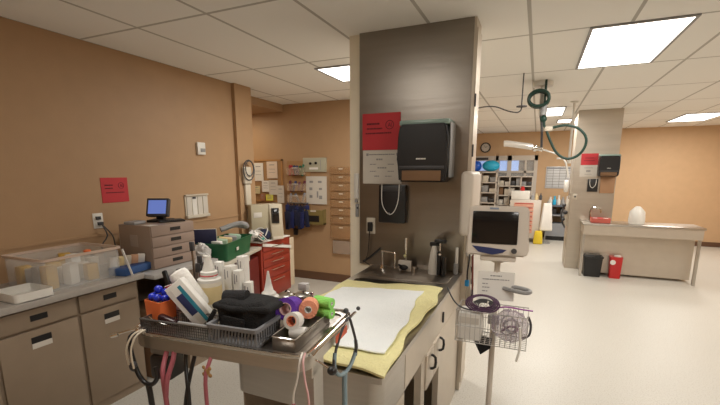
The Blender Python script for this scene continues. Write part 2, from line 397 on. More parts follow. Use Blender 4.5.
# white spray bottle and black clippers on the ledge
t = thing('spray_bottle', 'white plastic bottle standing beside the near faucets', 'bottle', (-.615, 2.68, .903))
B().lathe([(.036, 0), (.038, .01), (.036, .06), (.026, .15), (.016, .19), (.014, .2)], n=20, sy=.8).build('body', WHITEP, t)
B().box((-.03, -.012, .20), (.05, .012, .225), .006).cyl((-.02, 0, .195), (-.02, 0, .205), .01).build('trigger_head', BLACK, t)
t = thing('hair_clippers', 'black hair clippers hanging upright beside the white bottle', 'clippers', (-.555, 2.66, .903))
B().box((-.030, -.022, .0), (-.004, .018, .17), .009).box((.002, -.022, .0), (.030, .018, .13), .009).build('body', BLACK, t)
B().cyl((-.015, 0, .165), (-.015, 0, .235), .006).sph((-.012, -.02, .15), .012).build('chrome_tip', CHROME, t)
B().box((-.055, -.02, .225), (.03, .02, .25), .01).build('head', BLACK, t)
t = thing('thermometer_tube', 'thin white tube clipped at the right edge of the near steel panel', 'tube', (-.47, 2.74, 1.03))
B().cyl((0, 0, -.05), (0, 0, .06), .011).build('tube', WHITEP, t)
B().box((-.016, -.014, -.13), (.012, .012, -.05), .004).build('holder', GREYP, t)

# white glove box cabinet on the right side
t = thing('glove_dispenser', 'rounded white plastic dispenser on the right side of the near steel column', 'dispenser', (-.41, 2.84, 1.39))
B().box((-.035, -.24, -.20), (.045, .14, .215), .03, 4).build('housing', BEIGEM, t)
B().box((-.012, -.03, -.12), (.01, .10, .12)).build('bracket', GREYP, t)
t = thing('paper_holder', 'white wall pocket stuffed with papers under the rounded dispenser', 'holder', (-.41, 2.86, 1.12))
B().box((0, -.09, -.09), (.035, .06, .06), .004).build('pocket', WHITEP, t)
B().box((.006, -.07, 0), (.010, .04, .10)).box((.016, -.08, .02), (.020, .03, .085)).build('papers', PAPER, t, smooth=0)
B().box((.035, -.05, -.05), (.04, .03, .0), .002).build('card', BEIGEP, t)
t = thing('power_strip', 'pale vertical power strip with cords on the side of the near steel column', 'power strip', (-.412, 2.87, .82))
B().box((0, -.02, -.22), (.03, .025, .20), .006).build('housing', BEIGEP, t)
for z in (-.15, -.07, .01, .09): B().box((.03, -.014, z-.02), (.036, .018, z+.02), .003).build('socket', GREYP, t)
B().tube([(.03, -.02, .12), (.05, -.05, .0), (.045, -.06, -.15), (.05, -.04, -.28), (.04, -.01, -.16), (.035, .0, -.08)], .005).build('cord', DKGREY, t)
B().tube([(.035, -.04, .25), (.045, -.055, .05), (.05, -.05, -.10), (.045, -.055, -.2)], .007).build('cord', mat('red_brown_cord', (.16, .04, .025), .5), t)
t = thing('bag_clip', 'small bright blue clip hanging by a black cord beside the near steel column', 'clip', (-.372, 2.60, .885))
B().box((-.014, -.008, -.022), (.014, .008, .022), .006).build('clip', mat('bright_blue_plastic', (.02, .28, .62), .35), t)
B().tube([(-.03, .20, .34), (-.01, .10, .24), (0, .05, .15), (0, .0, .08), (0, 0, .02)], .005).build('cord', BLACK, t)

# ------------------------------------------------------------------ monitor stand
SX, SY = -.165, 2.25
t = thing('rolling_stand', 'rolling pole stand carrying the vital signs monitor', 'stand', (SX, SY, 0))
B().cyl((0, 0, .09), (0, 0, 1.16), .0155, n=20).build('pole', BEIGEM, t)
b = B()
for k in range(5):
    a = R(72*k+20); b.tube([(0, 0, .11), (.13*math.cos(a), .13*math.sin(a), .095), (.26*math.cos(a), .26*math.sin(a), .075)], .018)
b.cyl((0, 0, .07), (0, 0, .13), .04); b.build('base', DKGREY, t)
for k in range(5):
    a = R(72*k+20); c = (.26*math.cos(a), .26*math.sin(a))
    B().cyl((c[0]-.012, c[1], .027), (c[0]+.012, c[1], .027), .027).cyl((c[0], c[1], .03), (c[0], c[1], .075), .008).build('caster', BLACK, t)
h = B().tube([(.02, 0, .985), (.10, -.01, .99), (.165, -.03, .985), (.17, -.055, .98), (.13, -.06, .978), (.04, -.02, .98)], .011, smooth=4).build('handle', GREYP, t)
B().cyl((0, 0, 1.12), (0, 0, 1.165), .032).box((-.06, -.06, 1.145), (.06, .06, 1.16), .004).build('mount_plate', BEIGEM, t)

t = thing('vital_signs_monitor', 'beige patient monitor with blank dark screen on a rolling pole', 'monitor', (SX-.01, SY-.02, 1.16), rot=(R(-7), 0, R(6)))
b = B(); poly = [(-.155, .0), (-.15, .245), (-.13, .262), (.135, .262), (.15, .245), (.158, .02), (.14, -.0)]
f = [b.bm.verts.new((x, -.07, z+.0)) for x, z in poly]; g = [b.bm.verts.new((x*.9, .08, z*.92+.01)) for x, z in poly]
b.bm.faces.new(f); b.bm.faces.new(g[::-1])
for k in range(len(poly)): b.bm.faces.new((f[k], f[(k+1) % len(poly)], g[(k+1) % len(poly)], g[k]))
bmesh.ops.bevel(b.bm, geom=b.bm.edges[:], offset=.008, segments=3, affect='EDGES')
b.build('housing', BEIGEM, t)
B().box((-.128, -.076, .062), (.098, -.066, .232), .004).build('screen', SCREEND, t)
b = B(); poly = [(-.125, .05), (-.09, .018), (-.02, .006), (.03, .018), (.05, .034), (-.03, .042)]
f = [b.bm.verts.new((x, -.073, z)) for x, z in poly]; g = [b.bm.verts.new((x, -.066, z)) for x, z in poly]
b.bm.faces.new(f); b.bm.faces.new(g[::-1])
for k in range(6): b.bm.faces.new((f[k], f[(k+1) % 6], g[(k+1) % 6], g[k]))
b.build('key_panel', NAVYL, t)
B().box((-.045, -.073, .242), (.0, -.066, .252), .001).build('nameplate', mat('grey_blue_label', (.22, .27, .36), .4), t)
B().cyl((.085, -.066, .03), (.085, -.082, .03), .014).build('dial', DKGREY, t)
B().box((-.08, -.05, -.03), (.10, .05, .0), .008).build('foot', BEIGEM, t)

# wire basket and contents
bx, by, bz = SX+.0, SY-.12, .72
t = thing('wire_basket', 'white wire basket clamped to the monitor pole', 'basket', (bx, by, bz))
b = B(); w, dd, hh = .175, .085, .17
for z in (0, .085, hh):
    r_ = .0028 if z in (0, hh) else .002
    b.tube([(-w, -dd, z), (w, -dd, z), (w, dd, z), (-w, dd, z), (-w, -dd, z)], r_, n=6, smooth=1)
for k in range(15):
    x = -w+2*w*k/14
    b.tube([(x, -dd, hh), (x, -dd, 0), (x, dd, 0), (x, dd, hh)], .0016, n=5, smooth=1)
for k in range(1, 7):
    y = -dd+2*dd*k/7; b.tube([(-w, y, hh), (-w, y, 0), (w, y, 0), (w, y, hh)], .0016, n=5, smooth=1)
b.build('wire_frame', mat('wire_grey', (.46, .44, .42), .35, .4), t)
B().box((-.03, dd, .05), (.03, dd+.025, .10), .004).build('clamp', GREYP, t)
B().tube([(.14, -dd-.004, .12), (.148, -dd-.008, .02), (.135, -dd-.008, -.06)], .006).build('hook', WHITEP, t)
t = thing('supply_box', 'white box standing at the left end of the wire basket', 'box', (bx-.105, by, bz+.003))
B().box((-.062, -.065, 0), (.055, .06, .145), .005).build('body', PAPER, t)
B().box((-.055, -.0665, .09), (.045, -.065, .125)).build('label_panel', PAPER2, t, smooth=0)
t = thing('zip_bag', 'clear zip bag with purple seal stuffed into the wire basket', 'bag', (bx+.08, by, bz+.003))
b = B(); b.sph((.01, 0, .085), .085, (1.1, .75, 1.0), n=18)
rnd = random.Random(4)
for v in b.bm.verts: v.co += Vector((rnd.uniform(-.008, .008), rnd.uniform(-.008, .008), rnd.uniform(-.008, .008)))
b.build('film', BAGP, t, smooth=0)
B().tube([(-.10, -.02, .165), (-.02, -.01, .188), (.06, .0, .182), (.115, .01, .178)], .004).build('seal', MAGENTA, t)
t = thing('sensor_leads', 'loops of grey sensor leads inside the clear zip bag', 'cable', (bx+.09, by, bz+.09))
b = B()
for k in range(5):
    a = rnd.uniform(0, 3); r = rnd.uniform(.03, .055)
    b.tube([(r*math.cos(a+q*.7)*.9, .025*math.sin(q*1.3+k), r*math.sin(q*.7+a)) for q in range(10)], .0035, n=6)
b.build('lead', GREYP, t)
B().tube([(-.04, -.03, -.03), (0, -.04, .01), (.04, -.03, .0), (.02, -.035, -.03)], .006).build('plug', mat('plum_plug', (.14, .03, .10), .4), t)
B().tube([(.085, .0, .06), (.10, 0, .02), (.095, 0, -.04), (.06, 0, -.06)], .006).build('coiled_lead', DKGREY, t)
t = thing('cable_coil', 'purple and grey cables coiled on top of the wire basket', 'cable', (bx-.05, by, bz+.165))
b = B()
for k in range(4):
    r = .085-.009*k; tilt = .35+.08*k
    b.tube([(r*math.cos(q*.5236), -.03+.35*r*math.sin(q*.5236), .035+.45*r*math.sin(q*.5236)+.004*k) for q in range(13)], .0045, n=6)
b.build('purple_cable', mat('plum_cable', (.075, .028, .075), .45), t)
b = B()
for k in range(4):
    r = .055-.008*k
    b.tube([(.01+r*math.cos(q*.5236+k), -.04+.3*r*math.sin(q*.5236+k), .03+.5*r*math.sin(q*.5236+k)) for q in range(13)], .0035, n=6)
b.build('black_cable', DKGREY, t)
B().tube([(-.02, -.05, .01), (.0, -.05, .04), (.02, -.06, .03), (.03, -.05, .06)], .004).build('white_cable', WHITEP, t)
B().tube([(-.19, -.02, .10), (-.15, -.05, .045), (-.11, -.05, .01), (-.05, -.05, -.002)], .004).build('stray_cable', DKGREY, t)
one('cuff_pouch', B().prism([(-.03, .0), (.075, -.01), (.07, -.055), (.02, -.10)], -.02, .02), BLACKC, 'black cloth cuff hanging beneath the wire basket', 'cuff',
    (bx-.07, by+.02, bz+.0), rot=(R(90), 0, 0))
tp = poster('instruction_page', (SX+.0, SY-.028, .99), .19, .155, '-Y', PAPER, INKG, 'white typed page clipped upright on the monitor pole above the basket',
       lines=[(0, .055, .06, .006), (-.0, .035, .14, .005), (-.055, .01, .03, .005), (-.05, -.01, .04, .005), (-.055, -.03, .03, .005)], cat='paper')
tp.rotation_euler = (R(-10), 0, R(8))

# ------------------------------------------------------------------ instrument cart
before_cart = set(sc.objects)
CR = R(5.4)
t = thing('instrument_cart', 'wheeled stainless instrument tray table in the foreground', 'cart', (-1.03, 1.24, 0), rz=CR)
w, dd = .37, .235
xl, xr_ = -.40, .36
def cornered(x0, y0, x1, y1, rl, rr, n=5):
    P = []
    for cx, cy, a0, r in ((x1-rr, y1-rr, 0, rr), (x0+rl, y1-rl, 90, rl), (x0+rl, y0+rl, 180, rl), (x1-rr, y0+rr, 270, rr)):
        for k in range(n+1): P.append((cx+r*math.cos(R(a0+90*k/n)), cy+r*math.sin(R(a0+90*k/n))))
    return P
oo = cornered(xl, -dd, xr_, dd, .09, .06); ii = cornered(xl+.03, -dd+.03, xr_-.03, dd-.03, .065, .04)
B().prism(ii, .985, .992).build('tray_floor', STEELD, t)
b = B().ring(oo, ii, .992, .999)
b.ring(oo, cornered(xl+.004, -dd+.004, xr_-.004, dd-.004, .087, .057), .945, .999)
b.build('tray_rim', STEEL, t)
B().tube([(x, y, 1.0) for x, y in oo+oo[:1]], .008, n=8, smooth=1).build('rolled_edge', CHROME, t)
B().tube([(.375, -.21, 1.005), (.385, -.2, 1.02), (.388, .18, 1.02), (.378, .22, 1.005)], .006, smooth=1).tube([(.352, -.20, 1.005), (.352, .2, 1.005)], .005, smooth=1).build('side_rail', CHROME, t)
B().tube([(.37, -.18, .975), (.40, -.185, .965), (.425, -.19, .955)], .004).build('knob_stem', CHROME, t)
B().sph((.435, -.19, .95), .017, (1, 1, .9)).build('knob', BLACK, t)
B().sph((.345, .19, 1.02), .012).sph((.385, .235, 1.02), .009).build('end_knob', DKGREY, t)
B().box((.372, .0, .955), (.375, .12, .985)).build('label_tape', mat('orange_red_tape', (.62, .12, .06), .6), t, smooth=0)
b = B().box((-.33, -.20, .90), (-.235, -.12, .985), .008); b.build('light_bracket', GREYP, t)
B().box((-.33, -.21, .80), (-.235, -.12, .90), .014).build('dark_canister', DKGREY, t)
# rod sticking out at the left end
B().tube([(-.345, -.20, 1.01), (-.39, -.225, 1.0), (-.435, -.245, .985)], .0045).cyl((-.43, -.243, .987), (-.455, -.253, .98), .009).build('side_rod', CHROME, t)

def cartloc(x, y, z=.992):
    c, s = math.cos(CR), math.sin(CR); return (-1.03+c*x-s*y, 1.24+s*x+c*y, z)

# perforated dark tray (mesh basket) front left
t = thing('mesh_tray', 'dark perforated metal tray at the front left of the cart', 'tray', cartloc(-.185, -.15), rz=CR)
B().box((-.165, -.06, 0), (.165, .06, .004)).build('bottom', STEELD, t, smooth=0)
b = B()
for y in (-.06, .06):
    b.tube([(-.165, y, .055), (.165, y, .055)], .004, smooth=1)
    for k in range(34): x = -.165+.33*k/33; b.tube([(x, y, 0), (x, y, .055)], .0013, n=4, smooth=1)
    for z in (.012, .023, .034, .045): b.tube([(-.165, y, z), (.165, y, z)], .0013, n=4, smooth=1)
for x in (-.165, .165): b.box((x-.0015, -.06, 0), (x+.0015, .06, .055))
b.build('mesh_wall', mat('mesh_grey', (.14, .135, .13), .4, .5), t)
B().tube([(.02, -.062, .062), (.15, -.062, .062)], .006, smooth=1).build('tray_handle', GREYP, t)
# grey slotted basket
t = thing('slotted_basket', 'grey slotted plastic basket under the black bag', 'basket', cartloc(.065, -.13), rz=CR)
b = B(); W2, D2 = .10, .085
b.box((-W2, -D2, 0), (W2, D2, .005))
for z in (.0, .062):
    b.ring(rrect(-W2-.1*z, -D2-.1*z, W2+.1*z, D2+.1*z, .015, 3), rrect(-W2+.006, -D2+.006, W2-.006, D2-.006, .012, 3), z, z+.013)
for k in range(15):
    x = -W2+.006+(2*W2-.012)*k/14
    for y in (-D2+.002, D2-.002): b.obox((x, y, .037), (.006, .003, .055), (0, R(9), 0))
for k in range(11):
    y = -D2+.006+(2*D2-.012)*k/10
    for x in (-W2+.002, W2-.002): b.box((x-.0015, y-.003, .01), (x+.0015, y+.003, .065))
b.build('slotted_body', GREYB, t, smooth=0)
# steel open tray right
t = thing('steel_pan', 'narrow open stainless pan at the right end of the cart', 'pan', cartloc(.255, -.035), rz=CR)
b = B(); a_, c_ = .048, .155
b.ring(rrect(-a_, -c_, a_, c_, .01, 2), rrect(-a_+.003, -c_+.003, a_-.003, c_-.003, .008, 2), 0, .048)
b.prism(rrect(-a_, -c_, a_, c_, .01, 2), 0, .003); b.build('pan', STEELD, t)
B().tube([(x, y, .048) for x, y in rrect(-a_, -c_, a_, c_, .01, 2)+[(a_, c_-.01)]], .0035, n=6, smooth=1).build('rolled_rim', CHROME, t)

# black instrument bag
t = thing('instrument_bag', 'black padded cloth bag resting in the grey slotted basket', 'bag', cartloc(.055, -.085, .998), rz=CR+R(4))
b = B(); b.box((-.098, -.07, 0), (.095, .07, .135), .025, 4)
rnd = random.Random(9)
bmesh.ops.subdivide_edges(b.bm, edges=b.bm.edges[:], cuts=2, use_grid_fill=True)
for v in b.bm.verts: v.co += Vector((.004*math.sin(60*v.co.z+20*v.co.x), .005*math.sin(50*v.co.x+30*v.co.z), .005*math.sin(40*v.co.x+25*v.co.y)))
b.build('body', BLACKC, t, smooth=80)
b = B().box((-.112, -.078, .10), (.125, .075, .125), .012, 3)
bmesh.ops.subdivide_edges(b.bm, edges=b.bm.edges[:], cuts=2, use_grid_fill=True)
for v in b.bm.verts: v.co += Vector((0, .003*math.sin(50*v.co.x), .005*math.sin(28*v.co.x+20*v.co.y)))
b.build('flap', BLACKC, t, smooth=80)
B().cyl((-.10, .0, .125), (-.01, .01, .130), .032, .030, 20).build('rolled_collar', mat('black_knit', (.02, .02, .022), .95, bump=.6, bscale=300), t)
B().obox((-.02, -.082, .06), (.09, .008, .05), (0, R(6), 0), .004).build('pocket', BLACKC, t)
B().tube([(-.10, -.07, .10), (-.125, -.07, .06), (-.13, -.065, .04), (-.12, -.06, .03)], .009).build('strap', BLACKC, t)

def wrap_roll(c, r, ln, az, m, label, el=0., core=None, ri=.42):
    t = thing('wrap_roll', label, 'roll', c, rot=(0, 0, 0), group='rolls of self-adhesive wrap'); t.rotation_euler = Euler((R(90)+el, 0, az))
    b = B(); n = 28
    P = lambda q: [(q*math.cos(6.2832*k/n), q*math.sin(6.2832*k/n)) for k in range(n)]
    b.ring(P(r), P(r*ri), -ln/2, ln/2); b.build('wrap', m, t)
    b = B(); b.ring(P(r*ri), P(r*ri-.003), -ln/2-.001, ln/2+.001); b.build('core', core or PAPER, t)
    return t
wrap_roll(cartloc(.180, .0, 1.078), .043, .095, R(14), PURPLE, 'fat purple wrap roll beside the black bag', R(-14), PALEPINK, .56)
wrap_roll(cartloc(.248, .035, 1.075), .036, .07, R(24), PEACH, 'peach wrap roll between the purple and lime rolls', R(-6), None, .4)
wrap_roll(cartloc(.232, -.065, 1.056), .032, .045, R(8), PAPER, 'white tape roll with a peach core at the front of the steel pan', R(-15), PEACH, .62)
wrap_roll(cartloc(.255, -.075, 1.016), .022, .06, R(100), PAPER, 'small white roll lying flat in the steel pan', 0)
for k, (dz, lb) in enumerate(((.0, 'lowest'), (.043, 'topmost'))):
    tt = thing('wrap_roll', f'lime green wrap roll, {lb} of the two beside the peach roll', 'roll', cartloc(.285, .095, 1.040+dz*1.0), group='rolls of self-adhesive wrap')
    tt.rotation_euler = Euler((R(90), 0, R(82)))
    bb = B(); n = 26; P = lambda q: [(q*math.cos(6.2832*k/n), q*math.sin(6.2832*k/n)) for k in range(n)]
    bb.ring(P(.022), P(.007), -.04, .04); bb.build('wrap', LIME, tt)
    B().ring(P(.007), P(.005), -.041, .041).build('core', PAPER, tt)

# orange cup of blue capped vials
t = thing('orange_box', 'open orange plastic box at the left end of the cart', 'box', cartloc(-.335, -.12, 1.024), rz=CR+R(-10))
b = B(); P1 = rrect(-.046, -.036, .046, .036, .006, 2); b.ring(P1, rrect(-.043, -.033, .043, .033, .005, 2), 0, .075); b.prism(P1, 0, .003)
for v in b.bm.verts: v.co.x *= 1+.9*v.co.z; v.co.y *= 1+.9*v.co.z
b.build('box', ORANGE, t); 
for k, (dx, dy, dz) in enumerate(((-.025, -.012, .085), (.006, -.018, .085), (-.012, .008, .112), (.018, .014, .10), (-.03, .018, .088), (.028, -.002, .08))):
    tt = thing('capped_vial', 'small vial with a round glossy blue cap in the orange box', 'vial', cartloc(-.335+dx, -.12+dy, 1.024), group='blue capped vials in the orange box')
    B().cyl((0, 0, .006), (0, 0, dz-.008), .008, n=12).build('vial_body', WHITEP, tt)
    B().sph((0, 0, dz), .017).build('cap', BLUEG, tt)
one('sunglasses_case', B().obox((0, 0, 0), (.085, .028, .028), (0, R(14), 0), .010, 3), mat('dark_maroon_plastic', (.035, .012, .014), .25),
    'dark glossy case lying in the perforated tray', 'case', cartloc(-.26, -.165, 1.035), rot=(0, 0, CR))
one('ball_chain', B().tube([(-.05, 0, .012), (-.02, -.01, .006), (.02, -.01, -.004), (.05, -.005, -.01)], .0025), CHROME, 'fine metal chain over the dark glossy case', 'chain', cartloc(-.27, -.195, 1.04), rot=(0, 0, CR))

def packet(name, c, w, h, tilt, az, m, label, cat='packet', th=.010, stripe=None, grp=None):
    t = thing(name, label, cat, c, group=grp); t.rotation_euler = Euler((tilt[0], tilt[1], az))
    B().box((-w/2, -th/2, 0), (w/2, th/2, h), .003).build('wrapper', m, t)
    if stripe: B().box((-w/2+.002, -th/2-.001, h*stripe[1]), (w/2-.002, -th/2, h*stripe[2])).build('print_band', stripe[0], t, smooth=0)
    return t
packet('gauze_packet', cartloc(-.285, -.055), .055, .125, (R(-6), R(-14), 0), R(36), PALEPINK, 'pale pink packet leaning between orange box and glove box', stripe=(REDP, .82, .99))
packet('gauze_packet', cartloc(-.315, -.02), .055, .150, (R(-6), R(-18), 0), R(36), mat('white_red_pack', (.70, .60, .58), .6), 'white packet with a red top leaning behind the pale pink packet', stripe=(REDB, .80, .98))
packet('gauze_packet', cartloc(-.262, -.085), .032, .085, (R(-4), R(4), 0), R(38), mat('clear_pack', (.55, .48, .44), .3), 'small clear packet beside the orange box', stripe=(INKG, .3, .5))
for (dx, dy, tl, ln, lb) in ((-.365, -.0, -22, .20, 'left'), (-.335, .01, -10, .20, 'right')):
    tt = thing('scissors', f'black handled scissors standing behind the pale pink packets, {lb} of the pair', 'scissors', cartloc(dx, dy), rz=CR, rot=None, group='black handled scissors')
    tt.rotation_euler = Euler((R(-5), R(tl), CR))
    B().box((-.006, -.003, 0), (.006, .003, ln-.06)).build('blade', CHROME, tt)
    B().box((-.012, -.008, ln-.07), (.012, .008, ln), .007).build('handle', BLACK, tt)
# upright steel instruments
t = thing('instrument_cup', 'steel cup holding upright dark steel instruments', 'cup', cartloc(-.32, .085), rz=CR)
B().lathe([(.036, 0), (.038, .09), (.041, .092), (.037, .09), (.034, .004)], n=22).build('cup', STEELD, t)
rnd = random.Random(3)
for k, (dx, dy, hh) in enumerate(((-.010, 0, .29), (.014, .006, .23), (.0, -.014, .20), (.022, -.012, .21), (-.022, .010, .18))):
    tt = thing('steel_instrument', ('tallest', 'second tallest', 'front', 'right', 'left')[k]+' dark steel instrument standing in the steel cup', 'instrument', cartloc(-.32+dx, .085+dy, 1.0), group='instruments in the steel cup')
    tt.rotation_euler = Euler((R(rnd.uniform(-5, 5)), R(-4+4*k), CR))
    B().box((-.006, -.004, 0), (.006, .004, hh), .002).build('shaft', STEELD, tt)
    B().box((-.010, -.007, hh-.035), (.010, .007, hh+.006), .003).build('head', DKGREY, tt)
# glove box, tilted
t = thing('glove_box', 'white and blue printed box with a dark opening tilted across the cart', 'box', cartloc(-.165, -.075, 1.030)); t.rotation_euler = Euler((R(-8), R(-36), R(38)))
B().box((-.040, -.03, -.02), (.034, .03, .175), .003).build('carton', PAPER, t)
B().box((-.041, -.0315, -.018), (-.022, -.0295, .16)).build('grey_panel', mat('box_panel_white', (.66, .64, .62), .6), t, smooth=0)
B().box((.004, -.0318, -.018), (.018, -.0300, .155)).build('blue_stripe', TEAL, t, smooth=0)
B().box((-.024, -.0335, .03), (.004, -.030, .125), .003).build('opening', NAVYL, t)
t = thing('cotton_roll', 'fat white cotton roll leaning behind the tilted printed box', 'roll', cartloc(-.225, -.01, 1.04)); t.rotation_euler = Euler((R(-4), R(-30), R(38)))
B().lathe([(.008, .0), (.032, .004), (.040, .02), (.040, .165), (.034, .180), (.008, .186)], n=26).build('roll', mat('cotton', (.80, .78, .74), .95, bump=.4, bscale=90), t)
# pump bottle
t = thing('pump_bottle', 'white capped pump bottle of cream liquid in the middle of the cart', 'bottle', cartloc(-.25, .075), rz=CR)
B().lathe([(.046, 0), (.050, .006), (.050, .045), (.049, .12), (.050, .135), (.048, .14)], n=30).build('body', mat('milky_plastic', (.76, .70, .58), .35), t)
B().lathe([(.0505, .045), (.0508, .047), (.0508, .118), (.0505, .12)], n=30).build('liquid_band', CREAMLIQ, t)
B().lathe([(.050, .138), (.050, .150), (.036, .154), (.036, .182), (.030, .186)], n=30).build('cap', WHITEP, t)
B().lathe([(.0365, .164), (.0375, .166), (.0365, .169)], n=30).build('red_ring', REDP, t)
B().lathe([(.028, .185), (.024, .20), (.014, .235), (.011, .25)], n=22).cyl((0, 0, .245), (-.018, -.006, .25), .007).build('pump', WHITEP, t)
# upright white supply boxes / bottles
sup = [(-.18, .135, .045, .20, 'left white'), (-.150, .185, .04, .235, 'tallest white'), (-.135, .125, .035, .185, 'slim white'), (-.28, .185, .035, .20, 'rear left white'), (-.10, .145, .036, .13, 'short white')]
for k, (dx, dy, ww, hh, nm) in enumerate(sup):
    tt = thing('supply_carton', nm+' upright carton standing behind the black bag', 'carton', cartloc(dx, dy), rz=CR+R(6*k-10), group='upright white cartons on the cart')
    B().box((-ww/2, -ww/2, 0), (ww/2, ww/2, hh), .003).build('carton', PAPER if k % 2 else WHITEP, tt)
    B().box((-ww/2+.003, -ww/2-.0012, .02), (ww/2-.003, -ww/2, .045)).build('print_band', AMBER if k in (0, 2) else INKG, tt, smooth=0)
    B().box((-ww/2+.006, -ww/2-.0012, hh-.06), (-ww/2+.011, -ww/2, hh-.015)).box((0, -ww/2-.0012, hh-.05), (.004, -ww/2, hh-.02)).build('print_lines', INKG, tt, smooth=0)
t = thing('ointment_tube', 'small white tube with a teal top among the upright cartons', 'tube', cartloc(-.20, .185), rz=CR)
B().lathe([(.014, 0), (.016, .01), (.016, .17), (.003, .195)], n=18, sy=.7).build('tube', WHITEP, t)
B().lathe([(.0165, .14), (.0165, .16)], n=18, sy=.75).build('teal_band', CYAN, t)
# squeeze bottle
t = thing('squeeze_bottle', 'white squeeze bottle with a pointed cone nozzle behind the black bag', 'bottle', cartloc(-.01, .165), rz=CR)
B().lathe([(.044, 0), (.050, .005), (.050, .045), (.044, .066), (.032, .074)], n=28).build('body', mat('soft_white_plastic', (.78, .76, .70), .45), t)
B().lathe([(.032, .07), (.032, .082), (.021, .092), (.013, .125), (.004, .18)], n=24).build('nozzle', WHITEP, t)
t = thing('snack_packet', 'crumpled grey and green packet behind the black bag', 'packet', cartloc(-.105, .185, .992), rz=CR)
b = B().box((-.045, -.012, 0), (.045, .012, .062), .006, 2)
b.build('wrapper', mat('grey_foil', (.45, .45, .42), .35, bump=.6), t); B().box((-.02, -.0145, .012), (.022, -.012, .04), .001).build('green_print', mat('print_green', (.02, .35, .10), .5), t)
# steel canisters with lids
for k, (dx, dy, r, hh, lb) in enumerate(((.165, .16, .038, .085, 'large steel canister with a lid behind the purple roll'), (.085, .17, .034, .070, 'middle sized steel canister just right of the squeeze bottle'), (.235, .19, .028, .050, 'smallest steel canister at the back right corner of the cart'))):
    tt = thing('steel_canister', lb, 'canister', cartloc(dx, dy), rz=CR, group='steel canisters on the cart')
    B().lathe([(r, 0), (r*1.02, .004), (r, .01), (r, hh*.5), (r*1.04, hh*.53), (r, hh*.56), (r, hh)], n=26).build('body', CHROME, tt)
    B().lathe([(r*1.06, hh), (r*1.06, hh+.008), (r*.8, hh+.014), (.004, hh+.017)], n=26).build('lid', STEEL, tt)
    B().sph((0, 0, hh+.022), .008).obox((r*.9, 0, hh+.01), (.02, .012, .02), None, .003).build('knob', CHROME, tt)
one('glass_slide_box', B().box((-.02, -.016, 0), (.02, .016, .03), .003), mat('grey_box', (.45, .43, .42), .4), 'small grey box resting on the lid of the large canister', 'box', cartloc(.165, .16, 1.104))

# things hanging from the cart
def hang(name, label, parts, cat='stethoscope', grp='stethoscopes hanging from the cart'):
    t = thing(name, label, cat, parts[0][1][0], group=grp)
    o_ = Vector(parts[0][1][0])
    for nm, pts, r, m in parts: B().tube([tuple(Vector(p)-o_) for p in pts], r, n=10, smooth=4).build(nm, m, t)
    return t, o_
Yf = .955
t, o_ = hang('stethoscope', 'black stethoscope hanging at the left corner of the cart', [
    ('headset', [(-1.345, Yf+.01, 1.004), (-1.355, Yf-.012, .98), (-1.335, Yf-.012, .87), (-1.30, Yf-.012, .825), (-1.255, Yf-.012, .825), (-1.225, Yf-.012, .86), (-1.23, Yf-.012, .90)], .0085, BLACK),
    ('tubing', [(-1.278, Yf-.012, .822), (-1.272, Yf-.012, .78), (-1.27, Yf-.012, .70), (-1.29, Yf-.012, .62)], .0105, BLACK)])
B().sph(Vector((-1.35, Yf-.012, .875))-o_, .019, (1, .6, 1)).sph(Vector((-1.335, Yf-.02, .89))-o_, .013).build('chest_piece', DKGREY, t)
hang('earphone_cord', 'bone coloured cords draped over the left corner of the cart', [
    ('cord', [(-1.33, Yf+.03, 1.012), (-1.345, Yf-.005, 1.0), (-1.355, Yf-.028, .95), (-1.35, Yf-.028, .89)], .0035, BONE),
    ('cord', [(-1.32, Yf+.03, 1.012), (-1.325, Yf-.005, 1.0), (-1.33, Yf-.028, .95), (-1.325, Yf-.028, .88)], .0035, BONE)], 'cord', None)
t, o_ = hang('stethoscope', 'pink stethoscope with two tubes hanging left on the cart front', [
    ('tubing', [(-1.22, Yf+.07, .985), (-1.225, Yf+.05, .96), (-1.225, Yf+.03, .92), (-1.21, Yf-.0, .87), (-1.205, Yf, .76), (-1.20, Yf, .64)], .009, PINK),
    ('second_tube', [(-1.20, Yf+.07, .985), (-1.195, Yf+.05, .96), (-1.185, Yf+.03, .92), (-1.19, Yf-.0, .85), (-1.205, Yf, .78)], .009, PINK)])
t, o_ = hang('stethoscope', 'black stethoscope with crossed tubes under the middle of the cart', [
    ('tubing', [(-1.145, Yf+.08, .985), (-1.145, Yf+.06, .965), (-1.135, Yf+.04, .90), (-1.10, Yf+.01, .82), (-1.10, Yf+.01, .64)], .0075, BLACK),
    ('second_tube', [(-1.10, Yf+.085, .985), (-1.10, Yf+.065, .965), (-1.105, Yf+.04, .90), (-1.11, Yf+.015, .82), (-1.12, Yf+.01, .76)], .0075, BLACK)])
t, o_ = hang('stethoscope', 'pink stethoscope wearing a brown bear charm', [
    ('tubing', [(-1.03, Yf+.10, .985), (-1.03, Yf+.08, .965), (-1.022, Yf+.04, .93), (-1.025, Yf+.02, .86), (-1.02, Yf+.02, .64)], .007, PINK)])
cc = Vector((-1.022, Yf+.028, .905))-o_
B().sph(cc, .013, (1, .5, 1)).sph(cc+Vector((-.014, 0, .014)), .007, (1, .6, 1)).sph(cc+Vector((.014, 0, .014)), .007, (1, .6, 1)).sph(cc+Vector((-.014, 0, -.012)), .008, (1, .6, 1)).sph(cc+Vector((.014, 0, -.012)), .008, (1, .6, 1)).build('bear_charm', mat('tan_rubber', (.36, .20, .07), .5), t)
